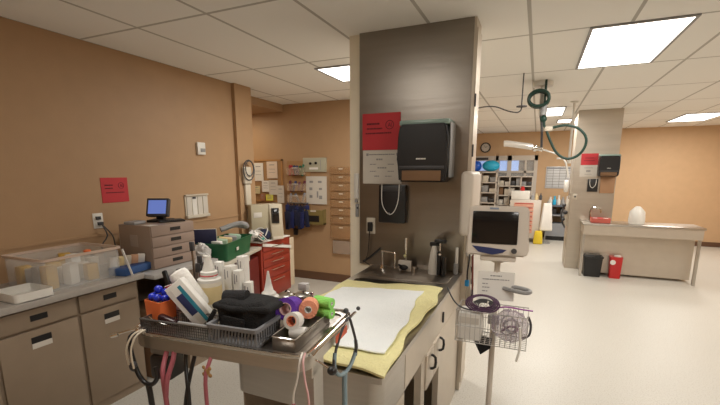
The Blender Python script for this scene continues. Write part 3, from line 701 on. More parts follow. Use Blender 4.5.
t, o_ = hang('stethoscope', 'thin white and pink stethoscope hanging at the right corner of the cart', [
    ('tubing', [(-.672, 1.06, 1.01), (-.668, 1.035, .99), (-.675, 1.028, .93), (-.69, 1.025, .87), (-.69, 1.025, .82)], .0035, WHITEP),
    ('second_tube', [(-.662, 1.06, 1.01), (-.655, 1.035, .99), (-.645, 1.028, .93), (-.632, 1.025, .87), (-.63, 1.025, .75), (-.635, 1.025, .65)], .0035, PALEPINK),
    ('pink_end', [(-.69, 1.025, .84), (-.692, 1.025, .80), (-.70, 1.03, .72)], .006, PINK)])
t, o_ = hang('stethoscope', 'grey blue stethoscope looped over the right end rail of the cart', [
    ('headset', [(-.640, 1.42, .85), (-.62, 1.38, .92), (-.635, 1.37, 1.0), (-.645, 1.36, 1.033), (-.655, 1.33, 1.0), (-.66, 1.28, .93), (-.655, 1.25, .88), (-.65, 1.26, .85)], .0055, DKGREY),
    ('yoke', [(-.625, 1.385, .93), (-.635, 1.41, .88), (-.64, 1.37, .83), (-.645, 1.32, .815), (-.65, 1.275, .83), (-.655, 1.255, .87), (-.66, 1.27, .92)], .008, STBLUE),
    ('tubing', [(-.645, 1.325, .82), (-.645, 1.32, .77), (-.64, 1.31, .68), (-.65, 1.30, .60)], .011, STBLUE)])

# the cart and its load are drafted at 1.3 times size about the cart's base; bring them to true size at their place
K = .77; NEWB = Vector((-.793, .955, .368)); OLDB = Vector((-1.03, 1.24, 0)); done = set()
for ob in [q for q in sc.objects if q not in before_cart]:
    if ob.parent is None: ob.location = NEWB+K*(Vector(ob.location)-OLDB)
    else: ob.location = K*Vector(ob.location)
    if ob.type == 'MESH' and ob.data.name not in done:
        ob.data.transform(Matrix.Scale(K, 4)); done.add(ob.data.name)
# the cart's own stand, at true size down to the floor
t = sc.objects['instrument_cart']; t.location.z = 0
for ch in t.children:
    if ch.type == 'MESH': ch.data.transform(Matrix.Translation((0, 0, .368)))
B().obox((.262, -.10, .59), (.026, .062, 1.02)).box((.245, -.14, 1.06), (.275, -.06, 1.12), .003).build('column', STEEL, t, smooth=0)
B().box((.235, -.20, .05), (.285, .19, .085), .006).box((-.22, -.12, .05), (.235, -.07, .085), .006).build('base', STEEL, t)
for x, y in ((.26, -.18), (.26, .17), (-.20, -.095)):
    B().cyl((x-.012, y, .025), (x+.012, y, .025), .025).cyl((x, y, .03), (x, y, .055), .008).build('caster', BLACK, t)

# ------------------------------------------------------------------ left cabinets
t = thing('base_cabinet', 'taupe base cabinet run with drawers along the left wall', 'cabinet', (-2.62, 1.93, 0))
B().box((-.55, -3.3, .0), (0, 0, .84)).build('carcass', TAUPE, t, smooth=0)
ys = [(-.42, -.02), (-.86, -.44), (-1.30, -.88), (-1.74, -1.32)]
for k, (a, c) in enumerate(ys):
    d = B().box((0, a, .715), (.018, c, .825), .003).build('drawer', TAUPE, t)
    B().box((.017, (a+c)/2-.045+.0, .755), (.0205, (a+c)/2+.045, .79)).build('pull_recess', BLACK, d, smooth=0)
    d = B().box((0, a, .07), (.018, c, .70), .003).build('door', TAUPE, t)
    B().box((.017, (a+c)/2-.055, .62), (.0205, (a+c)/2+.05, .66)).build('pull_recess', BLACK, d, smooth=0)
    B().box((.018, (a+c)/2-.055, .59), (.021, (a+c)/2+.05, .622)).build('label_holder', PAPER2, d, smooth=0)
one('worktop', B().box((-3.17, -1.4, .84), (-2.565, 1.96, .88), .006), TOPGREY, 'grey worktop over the taupe base cabinets', 'worktop')
t = thing('desk', 'lower grey return desk beside the taupe base cabinets', 'desk', (-2.85, 2.25, 0))
B().box((-.32, -.289, .835), (.38, .35, .868), .006).build('desk_top', mat('pale_grey_top', (.42, .41, .40), .3), t)
B().box((-.30, .30, 0), (.30, .33, .835)).box((-.315, -.28, 0), (-.30, .33, .835)).build('panel', TAUPE, t, smooth=0)
B().box((.30, -.0, 0), (.34, .32, .835)).build('leg_panel', TAUPE, t, smooth=0)
one('cardboard_box', B().box((-.14, -.15, 0), (.15, .15, .55), .004), BROWN, 'brown cardboard box in the knee space of the grey desk', 'box', (-2.80, 2.16, 0))

t = thing('clear_storage_box', 'clear plastic storage box of supplies on the left worktop', 'box', (-2.86, 1.62, .881), rz=R(2))
P1 = rrect(-.20, -.26, .20, .24, .03, 3); P2 = rrect(-.196, -.256, .196, .236, .027, 3)
b = B().ring(P1, P2, 0, .19); b.prism(P1, 0, .003); b.build('tub', CLEARP, t)
B().ring(rrect(-.21, -.27, .21, .25, .03, 3), P2, .19, .205).build('rim', mat('frosted_rim', (.55, .42, .34), .35), t)
rnd = random.Random(12); cols = [(PAPER, 'white'), (BEIGEP, 'beige'), (GREYP, 'grey'), (AMBER, 'amber'), (BONE, 'bone')]
for k in range(14):
    x = -.15+.30*(k % 4)/3; y = -.20+.40*(k//4)/3; m_, nm = cols[rnd.randrange(5)]
    c_ = (-2.86+x*.9, 1.62+y*.95, .886)
    tt = B().box((-.028, -.035, 0), (.028, .035, .10+rnd.random()*.07), .004)
    tag(tt.build('supply_packet', m_, loc=c_, rot=(0, 0, rnd.uniform(-.5, .5))), f'{nm} supply packet packed inside the clear storage box', 'packet', f'{nm} packets inside the clear storage box')
one('tape_roll', B().lathe([(.02, 0), (.022, .015), (.012, .02)]), ORANGE, 'small orange roll on the packed supplies in the clear box', 'roll', (-2.70, 1.66, 1.075))
one('white_ruler', B().obox((0, 0, 0), (.02, .004, .20), (0, R(-24), 0)), PAPER, 'white strip leaning against the clear storage box', 'strip', (-2.60, 1.86, .975), rot=None)
one('supply_tray', B().ring(rrect(-.12, -.10, .12, .10, .02, 3), rrect(-.115, -.095, .115, .095, .018, 3), 0, .05).prism(rrect(-.12, -.10, .12, .10, .02, 3), 0, .004), WHITEP, 'shallow white tray at the front edge of the left worktop', 'tray', (-2.70, 1.27, .881))
t = thing('blue_carton', 'blue carton lying on the worktop edge below the beige packets', 'carton', (-2.68, 1.93, .881), rz=R(12))
B().box((-.07, -.12, 0), (.075, .15, .052), .006).build('carton', BLUEB, t)
B().box((-.04, -.1, .052), (.05, .12, .0535)).build('top_print', mat('deep_blue_print', (.015, .045, .16), .5), t, smooth=0)
for k in range(5):
    m_ = [PAPER, CREAMLIQ, BEIGEP, mat('peach_pack', (.62, .36, .22), .6), PAPER][k]
    one('snack_packet', B().obox((0, 0, .03), (.05, .022, .075), (R(8*k-10), R(5), 0), .006), m_, ['white packet at the left end', 'cream packet second', 'beige packet in the middle', 'peach packet fourth', 'white packet at the right end'][k]+' of the row on the blue carton',
        'packet', (-2.735+.014*k, 1.85+.045*k, .936), rot=(0, 0, R(60)), group='packets on the blue carton')
# drawer unit and terminal
t = thing('drawer_unit', 'taupe four drawer tabletop unit under the touchscreen terminal', 'drawer unit', (-2.80, 2.28, .868))
B().box((-.15, -.21, 0), (.19, .205, .335), .004).build('housing', TAUPE2, t)
for k in range(4):
    d = B().box((.19, -.205, .008+.082*k), (.20, .20, .084+.082*k), .002).build('drawer', mat('mauve_drawer', (.33, .245, .20), .4), t)
    B().box((.1995, -.035, .036+.082*k), (.2035, .06, .062+.082*k)).build('pull_recess', BLACK, d, smooth=0)
B().box((-.03, -.212, .17), (.05, -.21, .26)).build('label_card', mat('taupe_card', (.36, .29, .24), .6), t, smooth=0)
B().box((.10, -.206, .335), (.19, -.13, .3365)).build('paper_slip', PAPER2, t, smooth=0)
t = thing('touchscreen_terminal', 'dark touchscreen terminal with a blue lit screen', 'terminal', (-2.80, 2.33, 1.204), rz=R(26))
B().box((-.08, -.07, 0), (.08, .09, .018), .006).box((-.03, -.01, .015), (.03, .05, .12), .006).build('foot', BLACK, t)
hd = B().obox((0, -.015, .112), (.175, .045, .150), (R(-20), 0, 0), .008).build('head', DKGREY, t)
B().obox((0, -.0355, .120), (.140, .004, .112), (R(-20), 0, 0)).build('screen', SCREENB, hd, smooth=0)
B().obox((.010, -.0360, .105), (.03, .006, .014), (R(-20), 0, 0)).build('screen_mark', mat('pale_glow_mark', (.4, .5, .8), .3, emit=(.6, .7, 1), estr=.7), hd, smooth=0)
B().box((-.09, .01, .04), (-.05, .07, .14), .01).build('printer_block', DKGREY, t)
t = thing('keyboard', 'thin black keyboard beside the touchscreen terminal', 'keyboard', (-2.70, 2.37, 1.204), rz=R(65))
B().box((-.12, -.05, 0), (.08, .05, .012), .003).build('tray', BLACK, t)
b = B()
for i in range(12):
    for j in range(4): b.box((-.112+.0155*i, -.042+.021*j, .012), (-.100+.0155*i, -.026+.021*j, .017))
b.build('keys', DKGREY, t, smooth=0)
one('card_reader', B().box((-.05, -.06, 0), (.05, .06, .022), .006), GREYP, 'grey card reader left of the touchscreen terminal', 'card reader', (-2.84, 2.13, 1.204), rot=(0, 0, R(10)))

# left wall items
poster('red_notice', (-3.166, 2.23, 1.455), .23, .20, '+X', REDP, REDINK, 'red notice sheet taped to the tan left wall', circ=(.055, .035, .026), lines=[(-.05, .04, .07, .011), (-.05, .015, .07, .009), (0, -.02, .16, .008)])
t = thing('thermostat', 'small white thermostat on the upper left wall', 'thermostat', (-3.17, 3.185, 1.835))
B().box((0, -.055, -.062), (.028, .05, .06), .007).build('housing', WHITEP, t)
B().box((.028, -.02, -.035), (.034, .04, .0), .003).build('grille', GREYP, t)
t = thing('chart_rack', 'beige wall rack with four paper slots on the left wall', 'rack', (-3.17, 3.08, 1.26))
B().box((0, -.15, -.115), (.012, .15, .115), .003).box((0, -.15, -.115), (.035, .15, -.085), .003).box((0, -.15, .105), (.028, .15, .12), .003).build('frame', BEIGEP, t)
for k in range(4):
    y = -.105+.07*k; B().box((.012, y-.028, -.085), (.018, y+.028, .095)).build('paper_slot', PAPER2 if k != 1 else PAPER, t, smooth=0)
B().box((.018, -.06, .075), (.022, -.02, .095)).build('clip', DKGREY, t, smooth=0)
t = thing('wall_outlet', 'white outlet plate at the far left above the worktop', 'outlet', (-3.17, 2.06, 1.22), group='wall outlets')
B().box((0, -.04, -.06), (.006, .04, .06), .002).build('plate', WHITEP, t)
B().box((.006, -.02, .01), (.02, .015, .035)).box((.006, -.01, -.035), (.03, .025, -.01)).build('plug', DKGREY, t)
B().tube([(.03, .01, -.03), (.05, .03, -.12), (.04, -.02, -.2), (.05, .0, -.3)], .005).tube([(.03, .01, -.03), (.05, .07, -.12), (.04, .09, -.2), (.05, .10, -.28)], .005).build('cord', DKGREY, t)
t = thing('wall_outlet', 'outlet with two black plugs left of the taupe drawer unit', 'outlet', (-3.17, 2.27, 1.04), group='wall outlets')
B().box((0, -.05, -.06), (.006, .05, .06), .002).build('plate', BEIGEP, t)
B().box((.006, -.035, .0), (.05, -.003, .045), .006).box((.006, .012, -.04), (.05, .045, .0), .006).build('plug', BLACK, t)
B().tube([(.04, -.02, 0), (.06, -.03, -.05), (.05, -.02, -.15)], .005).build('cord', BLACK, t)

# table with green bin, navy binder
ang = math.atan2(1.12, -.33)-R(90)
t = thing('side_table', 'pale topped side table beneath the green bin', 'table', (-2.56, 2.62, 0), rz=ang)
B().box((-.27, .04, .725), (.03, 1.10, .76), .004).build('table_top', mat('pale_table_top', (.52, .48, .40), .4), t)
for (x, y) in ((-.01, .78), (-.01, .08), (-.24, .06), (-.24, .85)): B().box((x-.018, y-.018, 0), (x+.018, y+.018, .725)).build('leg', BEIGEP, t, smooth=0)
t = thing('green_bin', 'open green plastic bin on the pale side table', 'bin', (-2.84, 3.12, .761), rz=ang)
P1 = rrect(-.13, -.28, .13, .28, .03, 4); P2 = rrect(-.126, -.276, .126, .276, .027, 4)
b = B().ring(P1, P2, 0, .17); b.prism(P1, 0, .004)
for v in b.bm.verts: k = 1+.7*v.co.z; v.co.x *= k; v.co.y *= k
b.build('tub', GREEN, t)
b = B().ring(rrect(-.155, -.325, .155, .325, .035, 4), rrect(-.14, -.31, .14, .31, .03, 4), .165, .178); b.build('rim', GREEN, t)
B().box((.15, -.11, .08), (.153, -.06, .11)).build('label_tag', PAPER2, t, smooth=0)
lab = ['white gauze packet at the near end', 'mint green packet in the middle', 'cream packet in the middle', 'grey packet at the far end', 'mint packet at the far end']
for k in range(5):
    m_ = [PAPER, mat('mint_pack', (.42, .55, .40), .6), CREAMLIQ, GREYP, mat('mint_pack2', (.35, .50, .38), .6)][k]
    p_ = Vector((-2.84, 3.12, .765)) + Matrix.Rotation(ang, 3, 'Z') @ Vector((-.02, -.20+.1*k, 0))
    one('gauze_packet', B().obox((0, 0, .10), (.13, .05, .18), (R(12), R(8), 0), .01), m_, lab[k]+' of the green bin', 'packet', tuple(p_), rot=(0, 0, ang+.2*k), group='packets in the green bin')
one('grey_hose_bundle', B().tube([(-.1, -.1, 0), (0, .05, .05), (.06, .1, .04), (.02, .16, .01), (-.06, .1, .03), (-.1, .02, .02)], .03), GREYP, 'grey tubing bundle lying on the far packets of the green bin', 'tubing', (-2.93, 3.35, 1.00))
t = thing('binder', 'navy binder standing between drawer unit and green bin', 'binder', (-2.86, 2.86, .93), rz=R(40))
B().box((-.10, -.018, -.005), (.10, .018, .135), .003).build('cover', mat('navy_board', (.018, .02, .07), .5), t)
B().box((-.096, -.013, .0), (.098, .013, .137)).build('pages', PAPER2, t, smooth=0)
B().box((.100, -.018, -.005), (.106, .018, .135)).build('spine', BEIGEP, t, smooth=0)
t = thing('plastic_bag', 'crumpled translucent white plastic bag beside the green bin', 'bag', (-2.80, 2.74, .761))
b = B().sph((0, 0, .09), .095, (.9, .9, .95), 20); rnd = random.Random(2)
for v in b.bm.verts: v.co *= 1+rnd.uniform(-.09, .09); v.co.z = max(v.co.z, 0)
b.build('film', mat('white_bag_film', (.72, .70, .68), .3, alpha=.75), t, smooth=0)
b = B().sph((0, 0, .17), .03, (1, 1, .9), 12)
for v in b.bm.verts: v.co += Vector([rnd.uniform(-.012, .012) for _ in range(3)])
b.build('knot', mat('white_bag_knot', (.78, .76, .74), .4), t, smooth=0)

# red tool chest
t = thing('red_tool_chest', 'red metal tool chest with drawers in front of the wall recess', 'tool chest', (-3.0, 4.0, 0))
B().box((-.12, -.30, .10), (.13, .30, .79), .006).build('body', REDM, t)
for k in range(5):
    z0, z1 = [(.14, .34), (.35, .48), (.49, .58), (.59, .67), (.68, .76)][k]
    d = B().box((.13, -.27, z0), (.142, .27, z1), .003).build('drawer', REDM, t)
    B().tube([(.142, -.13, z1-.035), (.160, -.13, z1-.035), (.160, .12, z1-.035), (.142, .12, z1-.035)], .005, smooth=1).build('pull', CHROME, d)
for y in (-.25, .25): B().cyl((.08, y, .04), (.10, y, .04), .04).cyl((.09, y, .05), (.09, y, .11), .01).build('caster', BLACK, t)
for y in (-.25, .25): B().cyl((-.09, y, .04), (-.07, y, .04), .04).cyl((-.08, y, .05), (-.08, y, .11), .01).build('caster', BLACK, t)
B().box((-.12, -.31, .79), (.14, .30, .802), .003).build('cloth_cover', PAPER, t)
B().obox((.155, -.0, .715), (.004, .60, .035), (R(-11), 0, 0)).build('paper_band', PAPER, t, smooth=0)
one('maroon_cabinet', B().box((-.16, -.26, .0), (.17, .26, .66), .01), MAROON, 'dark maroon cabinet under the pale side table', 'cabinet', (-2.93, 3.32, 0), rot=(0, 0, ang))
one('hanging_towel', B().box((-.01, -.035, .12), (.012, .06, .70), .006).box((-.008, -.05, .60), (.014, .06, .76), .006), mat('beige_cloth', (.62, .52, .38), .9), 'beige cloth hanging down the right side of the red tool chest', 'towel', (-2.90, 4.36, 0))
t = thing('patient_monitor', 'boxy cream medical monitor on top of the red tool chest', 'monitor', (-2.93, 3.92, .803), rz=R(60))
B().box((-.20, -.02, 0), (.20, .16, .42), .012).build('housing', mat('cream_plastic', (.42, .37, .26), .45), t)
B().obox((.10, -.03, .225), (.16, .05, .39), (R(-8), 0, 0), .008).build('face', mat('aged_cream', (.50, .44, .33), .45), t)
B().obox((.085, -.060, .285), (.095, .006, .18), (R(-8), R(3), 0), .002).build('screen', SCREEND, t)
B().box((-.17, -.024, .27), (-.07, -.018, .33), .001).build('label_panel', PAPER2, t)
B().box((.03, -.09, .0), (.17, -.02, .035), .006).build('base_lip', BEIGEP, t)
t = thing('cuff_bundle', 'navy cuff and white hoses bundled in front of the cream monitor', 'cuff', (-2.90, 3.72, .803))
B().sph((.02, .06, .075), .085, (1, 1, .85), 16).build('cuff', NAVY, t)
b = B()
for k in range(4): b.tube([(.09*math.cos(q*.6+k), .0+.11*math.sin(q*.6+k), .08+.07*math.sin(q*.9+2*k)) for q in range(11)], .007, n=6)
b.build('hose', mat('pale_hose', (.62, .60, .56), .5), t)
b = B().sph((.03, -.12, .11), .05, (1, 1.2, .8), 10); rnd = random.Random(8)
for v in b.bm.verts: v.co += Vector([rnd.uniform(-.015, .015) for _ in range(3)])
b.build('tissue', PAPER, t, smooth=0)
B().sph((.06, -.05, .10), .022).build('red_bulb', REDP, t)
B().sph((.07, -.03, .05), .025, (1, 1.3, .8)).build('teal_bulb', mat('teal_green', (.04, .30, .24), .5), t)
# device on column
t = thing('wall_device', 'beige wall device with a coiled cord on the tan column', 'device', (-3.125, 3.81, 1.56))
B().box((0, -.07, -.10), (.05, .06, .10), .02, 3).box((0, -.045, -.34), (.035, .05, -.10), .012).build('housing', BEIGEP, t)
b = B()
b.tube([(.055, .095*math.sin(q*.5236), .06+.115*math.cos(q*.5236)) for q in range(13)], .007, smooth=2)
b.tube([(.065, .07*math.sin(q*.5236), .08+.085*math.cos(q*.5236)) for q in range(13)], .006, smooth=2)
b.build('coiled_cord', DKGREY, t)
B().cyl((.02, -.03, -.38), (.02, -.03, -.33), .01).build('plug', BROWN, t)

# ------------------------------------------------------------------ alcove back wall
t = thing('bulletin_board', 'wood framed cork board on the alcove back wall', 'bulletin board', (-3.82, 5.12, 1.46))
B().box((-.31, -.012, -.29), (.31, 0, .31)).build('cork', CORK, t, smooth=0)
b = B()
for a, c in (((-.325, -.31), (.325, -.285)), ((-.325, .30), (.325, .325)), ((-.325, -.31), (-.30, .325)), ((.30, -.31), (.325, .325))): b.box((a[0], -.022, a[1]), (c[0], 0, c[1]))
b.build('frame', WOODF, t, smooth=0)
pp = [(-3.93, 1.60, .18, .27, PAPER, 'large white page at the left'), (-3.675, 1.63, .19, .25, mat('pinkish_paper', (.70, .58, .48), .8), 'pinkish framed page at the upper right'), (-3.80, 1.385, .14, .17, PAPER, 'white page under the large page'),
      (-3.66, 1.37, .16, .22, PAPER2, 'off white page at the lower right'), (-3.53, 1.27, .12, .26, PAPER2, 'long off white page overlapping the lower right'), (-3.96, 1.33, .11, .12, mat('pale_yellow_note', (.68, .60, .36), .8), 'pale yellow note at the lower left'), (-3.73, 1.215, .13, .09, mat('bright_yellow_note', (.75, .72, .10), .8), 'bright yellow note at the bottom'), (-3.86, 1.22, .09, .10, mat('rust_note', (.40, .17, .08), .8), 'rust coloured note at the bottom')]
for k, (x, z, w_, h_, m_, lb) in enumerate(pp):
    poster('pinned_paper', (x, 5.098-.003*k, z), w_, h_, '-Y', m_, INKG, lb+' of the cork board', group='papers on the cork board', cat='paper', th=.002,
           lines=[(0, h_*.3, w_*.5, .012), (0, h_*.05, w_*.6, .006), (0, -h_*.15, w_*.6, .006)])
def pocket(z, lb, fill):
    t = thing('wall_pocket', lb, 'holder', (-3.23, 5.12, z), group='clear wall pockets in a column')
    B().box((-.14, -.09, -.07), (.14, 0, -.06)).box((-.14, -.095, -.07), (.14, -.09, .03)).box((-.14, -.09, -.07), (-.135, 0, .04)).box((.135, -.09, -.07), (.14, 0, .04)).box((-.14, -.008, -.07), (.14, 0, .10)).build('pocket', AMBCLEAR, t, smooth=0)
    B().box((-.05, -.098, .022), (.05, -.095, .034)).build('label_strip', PAPER2, t, smooth=0)
    rnd = random.Random(int(z*100))
    for k, m_ in enumerate(fill):
        x = -.11+.22*k/(len(fill)-1)
        b = B().obox((0, 0, .05), (.035, .03, .13+rnd.random()*.05), (R(rnd.uniform(-15, 15)), R(rnd.uniform(-22, 22)), 0), .010)
        tag(b.build('grooming_tool', m_, loc=(-3.23+x, 5.07, z-.055)), f'{m_.name.split("_")[0]} handled item in the {lb.split(" clear")[0]} clear wall pocket', 'tool', 'items in the clear wall pockets')
DGRN = mat('green_handle', (.02, .14, .08), .5); DRED = mat('red_handle', (.35, .02, .03), .5); DBL = mat('blue_handle', (.014, .025, .12), .5)
pocket(1.63, 'upper clear wall pocket of red and blue tools', [DRED, DRED, DBL, DBL, DGRN, DGRN])
pocket(1.40, 'middle clear wall pocket of maroon tools', [mat('maroon_handle', (.10, .01, .03), .5), DBL, mat('plum_handle', (.10, .03, .06), .5), mat('maroon_handle', (.1, .01, .03))])
pocket(1.23, 'lower clear wall pocket of grey tools', [mat('grey_handle', (.25, .26, .30), .5), mat('slate_handle', (.18, .2, .25), .5), mat('grey_handle', (.25, .26, .3))])
t = thing('muzzle_rack', 'rack of dark blue straps hanging below the clear wall pockets', 'rack', (-3.22, 5.12, 1.16))
B().box((-.19, -.015, -.42), (.20, 0, .60)).build('backing_board', CORK, t, smooth=0)
B().box((-.17, -.03, -.02), (.17, -.015, .0)).build('rail', GREYP, t, smooth=0)
rnd = random.Random(21)
for k in range(14):
    x = -.17+.34*(k % 7)/6; zz = -.02 if k < 7 else -.10
    b = B().box((-.032, -.02, -.22-rnd.random()*.08), (.032, .02, 0), .012).tube([(-.015, 0, -.01), (0, 0, .03), (.015, 0, -.01)], .005)
    tag(b.build('nylon_strap', NAVY if k % 3 else DBL, loc=(-3.22+x, 5.055 if k < 7 else 5.02, 1.13+zz+rnd.uniform(-.01, .02)), rot=(0, R(rnd.uniform(-8, 8)), 0)), 'dark blue nylon strap hanging in the bunch on the rack', 'strap', 'blue straps on the rack')
one('strap_end', B().box((-.035, -.015, -.06), (.035, .015, .04), .008).tube([(0, 0, .04), (-.01, 0, .12), (0, 0, .22)], .006), BLACK, 'black buckle end dangling lowest below the blue straps', 'strap', (-3.27, 5.07, .73))
t = thing('light_box', 'beige control panel with two dark knobs on the alcove back wall', 'control panel', (-2.94, 5.12, 1.70))
B().box((-.19, -.03, -.10), (.19, 0, .10), .006).build('plate', mat('greenish_beige', (.42, .40, .30), .5), t)
B().cyl((-.06, -.03, .02), (-.06, -.045, .02), .018).cyl((.03, -.03, .025), (.03, -.045, .025), .018).build('knob', BLACK, t)
B().box((-.08, -.034, -.065), (.06, -.03, -.035)).build('switch_row', PAPER, t, smooth=0)
B().box((.10, -.032, -.07), (.11, -.03, .07)).build('seam', GREYP, t, smooth=0)
poster('diagram_poster', (-2.92, 5.10, 1.34), .34, .40, '-Y', PAPER2, INKG, 'white poster of small grey diagrams below the beige control panel',
       blocks=[(-.08, .12, .06, .03), (.06, .12, .06, .03), (-.09, .02, .05, .04), (.07, .02, .05, .03), (-.09, -.09, .05, .04), (.02, -.06, .025, .09), (.07, -.10, .05, .05)], cat='poster')
t = thing('wall_bin', 'small olive wall bin under the diagram poster', 'bin', (-2.93, 5.12, .96))
B().box((-.155, -.09, -.11), (.155, 0, -.09)).box((-.155, -.095, -.11), (.155, -.085, .10)).box((-.155, -.09, -.11), (-.145, 0, .11)).box((.145, -.09, -.11), (.155, 0, .11)).build('tray', mat('olive_acrylic', (.22, .17, .06), .35), t, smooth=0)
B().box((-.10, -.096, -.07), (.09, -.10, .02)).build('dark_content', BLACK, t, smooth=0)
B().box((-.05, -.10, .075), (.04, -.095, .095)).build('label_strip', PAPER2, t, smooth=0)
# clear chart holder column
for k in range(9):
    z = 1.62-.115*k if k < 7 else (.75 if k == 7 else .53)
    hgt = .10 if k < 7 else .19
    lbs = ['topmost', 'second', 'third', 'fourth', 'fifth', 'sixth', 'seventh', 'wide eighth', 'lowest and narrowest']
    tt = thing('clear_file_holder', f'{lbs[k]} clear acrylic file holder in the column by the cream jamb', 'file holder', (-2.515, 5.12, z), group='clear file holders in a column')
    w_ = .17 if k < 8 else .14
    B().box((-w_, -.04, -hgt/2), (w_, -.034, hgt/2)).box((-w_, -.04, -hgt/2), (w_, 0, -hgt/2+.006)).box((-w_, -.04, -hgt/2), (-w_+.005, 0, hgt/2)).box((w_-.005, -.04, -hgt/2), (w_, 0, hgt/2)).box((-w_, -.006, -hgt/2), (w_, 0, hgt/2)).build('tray', mat('peach_acrylic', (.58, .34, .17), .25, alpha=.28) if k < 8 else mat('grey_acrylic', (.55, .42, .32), .25, alpha=.4), tt, smooth=0)
    if k < 8: B().box((-.03, -.044, hgt/2-.035), (.03, -.04, hgt/2-.018)).build('label_strip', BEIGEP, tt, smooth=0)

# ------------------------------------------------------------------ far room
# glazed partition on the far wall
t = struct('window_1', B().box((-1.75, 10.84, .0), (-.02, 10.895, .12)).box((-1.75, 10.84, 1.88), (-.02, 10.90, 2.0)).box((-1.75, 10.84, 0), (-1.68, 10.9, 2.0)).box((-.10, 10.84, 0), (-.02, 10.9, 2.0)).box((-1.0, 10.84, 0), (-.93, 10.9, 2.0)).box((-.72, 10.84, 0), (-.62, 10.9, 2.0)).box((-.32, 10.85, 0), (-.27, 10.9, 2.0)).box((-1.70, 10.85, 1.58), (-.05, 10.9, 1.63)).box((-1.7, 10.85, .75), (-.05, 10.9, .80)), BEIGEM)
B().box((-1.68, 10.872, .12), (-.10, 10.878, 1.9)).build('pane', GLASS, t, smooth=0)
p_ = B().box((-1.68, 10.885, 1.63), (-.95, 10.893, 1.88)).box((-.9, 10.885, 1.63), (-.45, 10.893, 1.88)).build('blind', SKYBL, t, smooth=0)
B().box((-1.68, 10.885, .12), (-.10, 10.890, 1.58)).box((-.45, 10.885, 1.63), (-.10, 10.893, 1.88)).build('dark_backing', TAUPE, t, smooth=0)

def shelf_unit(name, x, y, w, h, levels, cols_, label, bins=True):
    t = thing(name, label, 'shelving', (x, y, 0))
    D = .32; b = B()
    for cx in [i*w/cols_ for i in range(cols_+1)]:
        b.box((cx-.012, -D, 0), (cx+.012, -D+.02, h)).box((cx-.012, -.02, 0), (cx+.012, 0, h))
    b.build('upright', BEIGEM, t, smooth=0)
    for k in range(levels+1):
        z = .12+(h-.14)*k/levels; B().box((-.012, -D, z), (w+.012, 0, z+.022)).build('shelf', BEIGEM, t, smooth=0)
    B().box((0, -.012, .12), (w, -.006, h)).build('back_mesh', mat('dark_brown', (.17, .13, .10), .7), t, smooth=0)  # solid dark brown sheet across the shelf back
    return t
shelf_unit('storage_shelf', -1.60, 10.50, .70, 1.60, 6, 2, 'beige open shelving filled with boxes under the two exercise balls')
shelf_unit('storage_shelf', -.86, 10.70, .76, 1.50, 6, 3, 'narrow beige shelving behind the white drawer cart')
rnd = random.Random(31)
names = {'PAPER2': 'off white', 'GREYP': 'grey', 'BROWN': 'brown', 'BEIGEP': 'beige', 'DKGREY': 'dark grey'}
for (X0, Yc, W, Hh, cc, nm) in ((-1.60, 10.36, .70, 1.60, 2, 'under the exercise balls'), (-.86, 10.56, .76, 1.50, 3, 'behind the drawer cart')):
    for lv in range(6):
        z = .145+(Hh-.14)*lv/6; lvn = ('lowest', 'second', 'third', 'fourth', 'fifth', 'top')[lv]
        for c_ in range(cc*2):
            wq = W/(cc*2); x = X0+wq*(c_+.5); key = rnd.choice(list(names)); hh = rnd.uniform(.08, .18)
            if lv in (2,) and nm.startswith('under'): key = 'BROWN'; hh = .17
            o = B().box((-wq*.40, -.10, 0), (wq*.40, .10, hh), .006).build('storage_box', globals()[key], loc=(x, Yc, z+.0))
            tag(o, f'{names[key]} storage box on the {lvn} shelf {nm}', 'box', f'{names[key]} boxes on the {lvn} shelf {nm}')
one('exercise_ball', B().sph((0, 0, .125), .13, n=28), ROYAL, 'royal blue exercise ball on top of the far shelving', 'ball', (-1.40, 10.34, 1.615))
one('exercise_ball', B().sph((0, 0, .13), .14, (1.45, 1, .95), n=28), CYAN, 'turquoise oblong exercise ball on top of the far shelving', 'ball', (-1.055, 10.34, 1.617))
t = thing('wall_clock', 'round wall clock with black rim on the far wall', 'clock', (-1.27, 10.9, 2.21)); t.rotation_euler = (R(90), 0, 0)
B().ring([(.125*math.cos(6.2832*k/32), .125*math.sin(6.2832*k/32)) for k in range(32)], [(.10*math.cos(6.2832*k/32), .10*math.sin(6.2832*k/32)) for k in range(32)], 0, .04).build('rim', BLACK, t)
B().lathe([(.103, .02), (.103, .03)], n=32).build('dial', PAPER2, t)
b = B()
for k in range(12): a = R(30*k); b.obox((.085*math.cos(a), .085*math.sin(a), .031), (.016, .005, .002), (0, 0, a))
b.build('hour_marks', INK, t, smooth=0)
B().obox((.02, .014, .033), (.055, .008, .003), (0, 0, R(35))).obox((-.02, .03, .034), (.075, .006, .003), (0, 0, R(125))).build('hands', INK, t, smooth=0)
one('door_sign', B().box((-.15, -.012, -.03), (.15, 0, .03), .003), DKGREY, 'long dark name sign on the glazed partition head', 'sign', (-1.33, 10.84, 1.93))
one('exit_sensor', B().box((-.06, -.03, -.03), (.06, 0, .03), .01), WHITEP, 'small white sensor high on the far wall', 'sensor', (-.55, 10.9, 2.27))
# schedule board
t = thing('schedule_board', 'white ruled schedule board on the far wall left of the steel column', 'whiteboard', (.48, 10.9, 1.47))
B().box((-.30, -.015, -.26), (.30, 0, .26), .003).build('board', mat('whiteboard', (.66, .68, .70), .3), t)
b = B()
for k in range(8): z = -.23+.46*k/7; b.box((-.28, -.018, z-.004), (.28, -.015, z+.004))
for k in range(5): x = -.28+.56*k/4; b.box((x-.004, -.018, -.24), (x+.004, -.015, .24))
b.build('ruled_lines', INKG, t, smooth=0)
B().box((-.28, -.018, .20), (.28, -.0152, .235)).build('header', mat('header_grey', (.35, .36, .40), .5), t, smooth=0)
